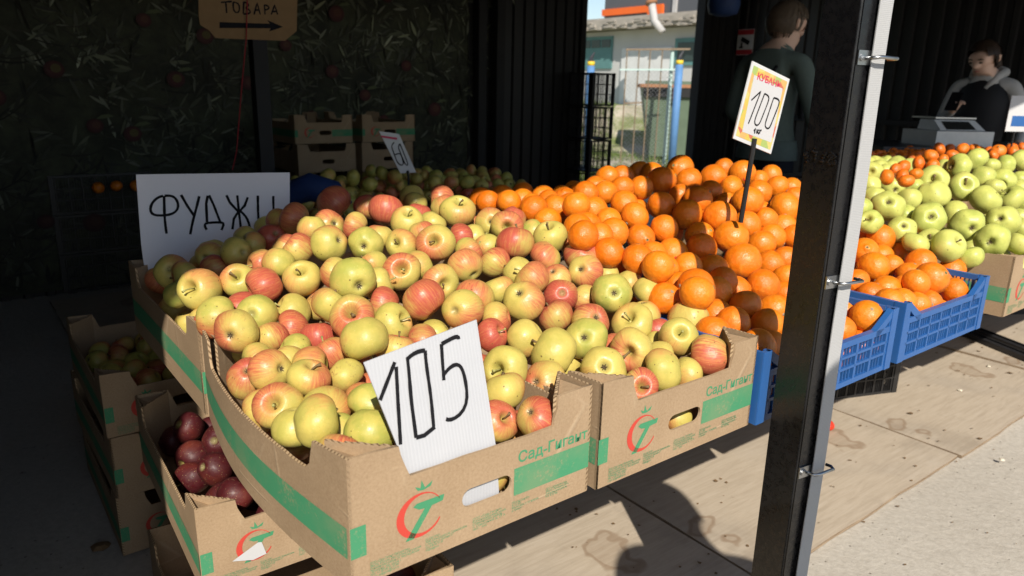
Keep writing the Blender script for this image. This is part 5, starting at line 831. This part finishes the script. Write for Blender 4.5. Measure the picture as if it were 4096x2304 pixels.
def person(label, loc, rz, arms, head_fwd=0.02, tilt=0, turn=0, mats=('skin', 'hoodie_grey', 'trousers_dark'), hair='hair_dark', long_hair=False, vest=None, k=1.0):
    t = thing('person', label, 'person', loc, rz); t.scale = (k, k, k); hf = head_fwd
    J = {'pelvis': ((0, 0, .93), (.145, .11)), 'spine': ((0, .005, 1.08), (.13, .10)), 'chest': ((0, .01, 1.25), (.155, .115)), 'upper': ((0, .015, 1.37), (.12, .085)), 'neck': ((0, .0-hf*.2, 1.455), .05), 'jaw': ((0, -.030-hf*.8, 1.515), .056), 'chin': ((0, -.072-hf, 1.492), .026), 'head': ((0, -.015-hf, 1.585), .088), 'crown': ((0, .005-hf, 1.645), .072), 'nose': ((0, -.118-hf*1.15, 1.555), .012)}
    E_ = [('pelvis', 'spine'), ('spine', 'chest'), ('chest', 'upper'), ('upper', 'neck'), ('neck', 'jaw'), ('jaw', 'head'), ('jaw', 'chin'), ('head', 'crown'), ('head', 'nose')]
    for s_, sg in (('l', 1), ('r', -1)):
        el, wr, pa, fdir = arms[s_]
        J['sh'+s_] = ((sg*.165, .015, 1.385), .062); J['ua'+s_] = (tuple(Vector((sg*.165, .015, 1.385)).lerp(Vector(el), .5)), .052); J['el'+s_] = (el, .043); J['wr'+s_] = (wr, .030); J['pa'+s_] = (pa, (.036, .02))
        E_ += [('upper', 'sh'+s_), ('sh'+s_, 'ua'+s_), ('ua'+s_, 'el'+s_), ('el'+s_, 'wr'+s_), ('wr'+s_, 'pa'+s_)]
        f = Vector(fdir).normalized(); side = f.cross(Vector((0, 0, 1))) if abs(f.z) < .9 else Vector((1, 0, 0)); side.normalize(); pav_ = Vector(pa); nrm = side.cross(f)
        for i, L in enumerate((.062, .072, .068, .055)):
            b = pav_ + f*.035 + side*(.026 - .0175*i); J['f%d%s' % (i, s_)] = (tuple(b + f*L*.5), .0085); J['g%d%s' % (i, s_)] = (tuple(b + f*L*.8 - nrm*.03), .0075); E_ += [('pa'+s_, 'f%d%s' % (i, s_)), ('f%d%s' % (i, s_), 'g%d%s' % (i, s_))]
        tb = pav_ + side*.042; J['t'+s_] = (tuple(tb + f*.02), .010); J['u'+s_] = (tuple(tb + f*.05 - nrm*.02), .0085); E_ += [('pa'+s_, 't'+s_), ('t'+s_, 'u'+s_)]
        J['hip'+s_] = ((sg*.085, 0, .87), .09); J['kn'+s_] = ((sg*.10, -.015, .49), .062); J['an'+s_] = ((sg*.10, .02, .09), .044); J['toe'+s_] = ((sg*.115, -.15, .045), .038); E_ += [('pelvis', 'hip'+s_), ('hip'+s_, 'kn'+s_), ('kn'+s_, 'an'+s_), ('an'+s_, 'toe'+s_)]
    me = skinned(J, E_, 'pelvis'); ml = [M[mats[0]], M[mats[1]], M[mats[2]], M['shoe_black']]
    for q in ml: me.materials.append(q)
    wr = [Vector(arms[s_][1]) for s_ in 'lr']; pa = [Vector(arms[s_][2]) for s_ in 'lr']
    for p in me.polygons:
        c = p.center; hand = any((c - (w_*.25 + q*.75)).length < .115 and (c-q).length < (c-w_).length + .02 for w_, q in zip(wr, pa))
        p.material_index = 0 if (hand or (c.z > 1.455 and abs(c.x) < .13)) else (3 if c.z < .085 else (2 if c.z < .93 else 1))
    body = link('body', me, None, t)
    Q_ = Quaternion((0, 0, 1), turn) @ Quaternion((1, 0, 0), tilt); PV = Vector((0, -.005-hf*.3, 1.475)); kids = []
    def headturn(mesh, blend=False):
        for w_ in mesh.vertices:
            f_ = ss((w_.co.z-1.43)/.07) if blend else 1.
            if f_ > 0 and abs(w_.co.x) < .14 and (not blend or w_.co.z > 1.43): w_.co = w_.co.lerp(PV + Q_ @ (w_.co-PV), f_)
    headturn(me, True)
    # hair
    v, f, n1, n2 = [], [], 22, 14; hr = random.Random(3)
    for i in range(n2+1):
        for j in range(n1):
            a_ = 2*math.pi*j/n1; b = math.pi*i/n2; d = Vector((math.sin(b)*math.sin(a_), math.sin(b)*-math.cos(a_), math.cos(b))); s_ = 1 + hr.uniform(-.02, .03)
            v.append((d.x*.096*s_, d.y*.112*s_ - hf - .004, 1.592 + d.z*.108*s_))
    for i in range(n2):
        for j in range(n1):
            a_ = 2*math.pi*(j+.5)/n1; b = math.pi*(i+.5)/n2; front = math.cos(a_)
            lim = .30 if front > .6 else (.40 if front > .25 else (.64 if front > -.1 else (.80 if long_hair else .72)))
            if b/math.pi < lim: f.append((i*n1+j, (i+1)*n1+j, (i+1)*n1+(j+1) % n1, i*n1+(j+1) % n1))
    for q in range(150):
        a_ = hr.uniform(0, 6.283); fr_ = math.cos(a_); b1 = (.27 if fr_ > .6 else (.40 if fr_ > .25 else (.62 if fr_ > -.1 else .84)))*math.pi*hr.uniform(.85, 1.08); b0 = hr.uniform(.02, .3); wv_ = hr.uniform(.004, .010); n_ = len(v); aa = a_ + hr.uniform(-.5, .5)
        for i in range(6):
            b = b0 + (b1-b0)*i/5; a2 = aa + (a_-aa)*i/5; d = Vector((math.sin(b)*math.sin(a2), -math.sin(b)*math.cos(a2), math.cos(b))); sd = Vector((math.cos(a2), math.sin(a2), 0)); s_ = 1.03 + .03*math.sin(i*.7+q)
            c_ = Vector((d.x*.096*s_, d.y*.112*s_ - hf - .004, 1.592 + d.z*.108*s_)); w2 = wv_*(1-i/5.5); v += [tuple(c_-sd*w2), tuple(c_+sd*w2)]
        f += [(n_+2*i, n_+2*i+1, n_+2*i+3, n_+2*i+2) for i in range(5)]
    link('hair', pydata('hair', v, f, True), M[hair], t)
    if long_hair: m = MB(); m.tube([(0, .085-hf, 1.60), (0, .115-hf, 1.53), (.01, .12-hf, 1.44), (.01, .11, 1.36)], [.035, .045, .04, .015], 10); m.build('ponytail', M[hair], t, True)
    for sg in (1, -1):
        m = MB(); m.tube([(sg*.033-.012, -.098-hf, 1.583), (sg*.033, -.102-hf, 1.583), (sg*.033+.012, -.098-hf, 1.583)], [.003, .0065, .003], 8); m.build('eye', M['eye_dark'], t, True)
        m = MB(); m.tube([(sg*.018, -.103-hf, 1.603), (sg*.036, -.101-hf, 1.607), (sg*.052, -.092-hf, 1.601)], [.003, .004, .002], 6); m.build('eyebrow', M[hair], t, True)
        m = MB(); m.tube([(sg*.084, .0-hf, 1.605), (sg*.098, .008-hf, 1.59), (sg*.094, .004-hf, 1.565), (sg*.082, -.002-hf, 1.553)], [.008, .011, .009, .006], 8); m.build('ear', M[mats[0]], t, True)
    m = MB(); m.tube([(-.022, -.088-hf*1.1, 1.523), (0, -.094-hf*1.1, 1.522), (.022, -.088-hf*1.1, 1.523)], [.002, .0055, .002], 8); m.build('mouth', M['lip'], t, True)
    col_ = MB(); col_.tube([(.062*math.cos(q*.524), -.002-hf*.12 + .060*math.sin(q*.524), 1.452 + .008*math.sin(q*.524)) for q in range(13)], .016, 8); col_.build('collar', M[mats[1]], t, True)
    if not vest:
        vv = [(rx*math.cos(q*.2618), ry*math.sin(q*.2618), z) for (z, rx, ry) in ((.885, .172, .138), (.93, .170, .134), (.985, .160, .122), (.99, .145, .10)) for q in range(24)]; link('hem', pydata('hem', vv, [(i*24+j, i*24+(j+1) % 24, (i+1)*24+(j+1) % 24, (i+1)*24+j) for i in range(3) for j in range(24)], True), M[mats[1]], t)
    if vest:
        m = MB(); P_ = []
        for (z, rx, ry, y) in ((.90, .165, .135, 0), (1.02, .158, .125, 0), (1.15, .162, .13, 0), (1.28, .172, .135, .005), (1.37, .150, .115, .012), (1.42, .085, .085, .01)):
            P_.append([(rx*math.cos(q*.349), y + ry*math.sin(q*.349), z) for q in range(18)])
        vv = [p for r_ in P_ for p in r_]; ff = [(i*18+j, i*18+(j+1) % 18, (i+1)*18+(j+1) % 18, (i+1)*18+j) for i in range(5) for j in range(18)]; link('vest', pydata('vest', vv, ff, True), M[vest], t)
        m = MB(); m.tube([(-.075, -.04, 1.44), (-.09, .04, 1.47), (0, .10, 1.49), (.09, .04, 1.47), (.075, -.04, 1.44), (.03, -.095, 1.36)], [.025, .035, .045, .035, .025, .015], 10); m.build('hood', M[mats[1]], t, True)
    for ch in t.children:
        if ch.name.split('.')[0] in ('hair', 'eye', 'eyebrow', 'ear', 'mouth', 'ponytail'): headturn(ch.data)
    return t
hw = RAY(3940, 190, 4.9)
wm = person('woman in black vest over grey hoodie looking down at phone', (hw.x+.05, hw.y, 0), R(-48), {'l': ((.27, .03, 1.12), (.30, -.14, 1.02), (.31, -.20, .99), (.05, -1, -.3)), 'r': ((-.24, -.02, 1.13), (-.10, -.26, 1.21), (-.07, -.31, 1.24), (.5, -.6, .5))}, .045, R(22), R(-12), ('skin', 'hoodie_grey', 'trousers_dark'), 'hair_dark', True, 'vest_black', .985)
ph = thing('mobile_phone', 'black mobile phone in the hand of the woman in vest', 'phone', wm.location + Matrix.Rotation(R(-48), 3, 'Z') @ Vector((-.055, -.375, 1.255)), R(-48))
ph.rotation_euler = (R(-40), 0, R(-48)); MB().box((-.036, -.004, -.075), (.036, .004, .075)).build('phone_body', M['phone_black'], ph); MB().box((-.033, .0042, -.07), (.033, .0048, .07)).build('screen', M['lcd_dark'], ph)
hp = RAY(3135, 120, 3.95)
p1 = person('person in dark green sweater seen from behind with shoulder strap', (hp.x-.02, hp.y, 0), R(125), {'l': ((.25, .02, 1.12), (.22, -.18, 1.02), (.20, -.25, 1.0), (-.2, -1, 0)), 'r': ((-.26, .0, 1.11), (-.28, -.12, .88), (-.28, -.15, .80), (0, -.3, -1))}, .02, R(10), R(-15), ('skin', 'sweater_green', 'trousers_dark'), 'hair_grey', False, None, 1.04)
m = MB(); m.tube([(-.10, -.12, 1.10), (-.10, -.10, 1.30), (-.11, .0, 1.43), (-.08, .10, 1.36), (.05, .13, 1.15), (.18, .08, .98)], .012, 6); m.build('bag_strap', M['vest_black'], p1, True)
person('shopper in dark clothes standing outside beside the black post', (.79, .02, 0), R(170), {'l': ((.25, .02, 1.12), (.24, -.18, 1.0), (.2, -.25, 1.0), (-.2, -1, 0)), 'r': ((-.25, .0, 1.11), (-.24, -.12, .92), (-.22, -.18, .85), (0, -.5, -1))}, .02, 0, 0, ('skin', 'vest_black', 'trousers_dark'), 'hair_dark', False, None, 1.04)

# ================================================================== OUTSIDE, THROUGH THE DOORWAY
plain('whitewash', (.50, .50, .49), .9, .2, .12, 1.6, 0, .2); plain('slab_concrete', (.34, .31, .27), .9, .2, .35, 3, 0, .5); plain('teal_paint', (.10, .22, .22), .6, .4, .2, 5); plain('pane_glass', (.03, .05, .05), .1, .5); plain('facade_dark', (.085, .09, .10), .5, .4, .06, 3); plain('sign_orange', (.72, .13, .02), .5, .4, .06, 2)
plain('pipe_white', (.42, .41, .40), .6, .4, .3, 6); plain('fence_rust', (.20, .15, .10), .8, .3, .4, 20); plain('fence_pale', (.42, .55, .52), .7, .3, .2, 10); plain('post_blue', (.09, .21, .42), .6, .4, .25, 8); plain('dumpster_green', (.10, .14, .095), .65, .35, .25, 5); plain('rust', (.30, .15, .08), .85, .2, .4, 12); plain('cap_yellow', (.70, .48, .03), .5); plain('board_white', (.62, .63, .63), .8, .2, .15, 4)
UB = 14.0
lb = thing('low_building', 'whitewashed low building with teal windows and concrete eave', 'building', W(0, 0, 0), YAW)
MB().box((UB, 4, .3), (UB+6, 20, 2.78)).build('wall', M['whitewash'], lb)
slab = MB().box((UB-.45, 3.8, 2.80), (UB+6.2, 20.2, 3.0)).build('eave_slab', M['slab_concrete'], lb)
rr = random.Random(2); m = MB()
for k in range(130): y = rr.uniform(9, 17); s_ = rr.uniform(.03, .30); z = rr.uniform(2.79, 2.99); m.box((UB-.45-rr.uniform(0, .05), y, z-rr.uniform(.01, .05)), (UB-.30, y+s_, z+rr.uniform(.0, .03)))
m.build('crumbling_edge', M['slab_concrete'], slab)['kind'] = 'stuff'
MB().box((UB-.30, 3.9, 3.0), (UB+6, 20, 3.08)).build('roof', M['slab_concrete'], lb)
w1 = MB().box((UB-.04, 13.56, 1.84), (UB+.02, 15.2, 2.66)).build('window', M['teal_paint'], lb)
for k in range(4): MB().box((UB-.055, 13.62+.38*k, 2.38), (UB-.045, 13.95+.38*k, 2.58)).build('pane', M['pane_glass'], w1)
w2 = MB().box((UB-.04, 10.4, 1.9), (UB+.02, 11.45, 2.52)).build('window', M['teal_paint'], lb); MB().box((UB-.055, 10.5, 2.0), (UB-.045, 11.35, 2.42)).build('pane', M['pane_glass'], w2)
dr = MB().box((UB-.03, 11.55, .9), (UB+.02, 13.2, 2.34)).build('door', M['board_white'], lb)
for k in range(6): MB().box((UB-.05, 11.57+.272*k, .92), (UB-.031, 11.57+.272*k+.262, 2.32)).build('board', M['board_white'], dr)
# bent drain pipe at the eave of the low building
pipe = thing('gutter_pipe', 'white bent drain pipe on the low building eave', 'pipe', (0, 0, 0)); m = MB(); m.tube([RAY(2606, 8, 16.4), RAY(2618, 85, 16.4), RAY(2650, 128, 16.3)], .085, 12); m.build('pipe_run', M['pipe_white'], pipe, True); m = MB(); m.tube([RAY(2604, 2, 16.4), RAY(2607, 16, 16.4)], .13, 12); m.build('pipe_collar', M['rust'], pipe, True)
db = thing('modern_building', 'dark grey modern building with orange frame sign', 'building', W(0, 0, 0), YAW)
MB().box((20, 4, .8), (34, 20.1, 7.5)).build('facade', M['facade_dark'], db)
fr = [(20.148, 4.19), (17.21, 4.19), (17.168, 3.40), (17.86, 3.40), (17.878, 3.96), (20.132, 3.96)]
v = [(19.9, p[0], p[1]) for p in fr] + [(20.0, p[0], p[1]) for p in fr]; n = 6; mm_ = MB(); mm_.add(v, [tuple(range(n)), tuple(range(2*n-1, n-1, -1))] + [(i, i+n, (i+1) % n+n, (i+1) % n) for i in range(n)]); mm_.build('orange_frame', M['sign_orange'], db)
MB().box((19.93, 16.62, 3.2), (20.0, 16.78, 7.4)).build('downpipe', M['pipe_white'], db); MB().box((19.95, 8, 3.4), (20.0, 20, 3.5)).build('ledge', M['pipe_white'], db)
# mesh gate and posts
YF = 13.2
def PF(zx, zy, Y=YF):
    d = RAY(2200+zx/2.07, zy/2.07, 1) - Vector((0, 0, CAMH)); return Vector((0, 0, CAMH)) + d*(Y/d.y)
def gz(x, y): return terrain(x, y)
gt = thing('mesh_gate', 'rusty welded mesh gate outside the doorway', 'gate', (0, 0, 0))
topz = PF(650, 410).z
for zx in (640, 740, 832, 932): p = PF(zx, 410); MB().tube([(p.x, YF, .02), (p.x, YF, topz)], .011, 6).build('gate_bar', M['fence_rust'], gt)
MB().bar((PF(630, 410).x, YF, topz), (PF(1160, 410).x, YF, topz+.03), .03).build('gate_rail', M['fence_rust'], gt); MB().bar((PF(575, 577).x, YF-.03, PF(575, 577).z), (PF(1090, 577).x, YF-.03, PF(1090, 577).z), .025).build('gate_rail', M['fence_pale'], gt); MB().bar((PF(620, 855).x, YF, PF(620, 855).z), (PF(760, 850).x, YF, PF(760, 850).z), .03).build('gate_rail', M['fence_rust'], gt)
p = PF(1020, 410); MB().tube([(p.x, YF+.05, .02), (p.x, YF+.05, topz)], .035, 8).build('gate_post', M['fence_pale'], gt)
m = MB(); x0, x1 = PF(640, 600).x, PF(1080, 600).x; st = .075; k = x0 - 1.6
while k < x1:
    for sg in (1, -1):
        a0 = max(x0, k) if sg == 1 else max(x0, k); pts = []
        for (xa) in (max(x0, k), min(x1, k+1.6)):
            pts.append((xa, YF-.012*sg, .05 + (xa-k) if sg == 1 else .05 + (1.6-(xa-k))))
        if pts[1][0] > pts[0][0]+.02: m.bar(pts[0], pts[1], .0035)
    k += st
mw = m.build('wire_mesh', M['steel'], gt); mw['kind'] = 'stuff'
for (zx, zt, lbl) in ((1072, 535, 'pale blue round fence post with yellow cap beside dumpster'), (340, 545, 'pale blue round fence post with yellow cap by black crates')):
    p = PF(zx, zt, 12.7); t = thing('fence_post', lbl, 'post', (p.x, 12.7, 0)); h = p.z
    m = MB(); m.tube([(0, 0, 0), (0, 0, h)], .065, 12); m.build('post_shaft', M['post_blue'], t, True); m = MB(); m.tube([(0, 0, h), (0, 0, h+.07)], .06, 12); m.build('post_cap', M['cap_yellow'], t, True); m = MB(); m.tube([(0, 0, h+.07), (0, 0, h+.13), (.05, 0, h+.22)], [.05, .03, .01], 8); m.build('post_bracket', M['dark_steel'], t)
# dumpster
d0 = PF(950, 1255, 14.3); dz = gz(d0.x, 14.5)
ds = thing('dumpster', 'dull green rubbish dumpster with rusty rim', 'dumpster', (d0.x+.12, 14.5, dz), R(-6)); H_ = PF(950, 712, 14.3).z - dz
m = MB(); b0, b1 = (.40, .32), (.62, .45)
m.add([(-b0[0], -b0[1], .08), (b0[0], -b0[1], .08), (b0[0], b0[1], .08), (-b0[0], b0[1], .08), (-b1[0], -b1[1], H_), (b1[0], -b1[1], H_), (b1[0], b1[1], H_), (-b1[0], b1[1], H_)], [(0, 3, 2, 1), (0, 1, 5, 4), (1, 2, 6, 5), (2, 3, 7, 6), (3, 0, 4, 7)]); m.build('bin_body', M['dumpster_green'], ds)
m = MB()
for (p, q) in (((-.64, -.47), (.64, -.47)), ((.64, -.47), (.64, .47)), ((.64, .47), (-.64, .47)), ((-.64, .47), (-.64, -.47))): m.bar((*p, H_), (*q, H_), .06)
m.build('rim', M['rust'], ds); MB().box((-.60, -.49, H_-.20), (.6, -.455, H_-.03)).build('opening_shadow_strip', M['matt_black'], ds)  # black strip drawn in place of the shade in the bin opening
m = MB(); m.box((-.06, -.55, H_-.26), (.08, -.46, H_-.02)); m.build('lifting_pocket', M['rust'], ds); MB().box((-.52, .30, H_-.01), (.55, .44, H_+.10)).build('lid', M['dumpster_green'], ds)
for x in (-.3, .3): m = MB(); m.tube([(x, -.30, .05), (x, -.22, .05)], .05, 10); m.build('wheel', M['matt_black'], ds)
# grass tufts
gv_, gf_ = [], []; rr = random.Random(31)
for k in range(9000):
    y = rr.uniform(10.5, 19.5); x = rr.uniform(.05*y, .34*y)
    dn = noise.noise(Vector((x*.45, y*.45, 3)))
    if dn < -.05 + (.25 if 13.2 < y < 15.5 else 0): continue
    h = rr.uniform(.06, .20)*(1.4 if y < 13.5 else .8); a_ = rr.uniform(0, 6.28); wv = .008; z = terrain(x, y); n = len(gv_); bx, by = rr.uniform(-.08, .08), rr.uniform(-.08, .08)
    gv_ += [(x-wv*math.cos(a_), y-wv*math.sin(a_), z-.01), (x+wv*math.cos(a_), y+wv*math.sin(a_), z-.01), (x+bx*.6, y+by*.6, z+h*.7), (x+bx, y+by, z+h)]; gf_ += [(n, n+1, n+2), (n, n+2, n+3)]
plain('grass_blade', (.13, .19, .045), .7, .3, .35, 2); tag(link('grass', pydata('grass', gv_, gf_), M['grass_blade']), 'rough green grass growing on the bank outside', 'grass', None, 'stuff')
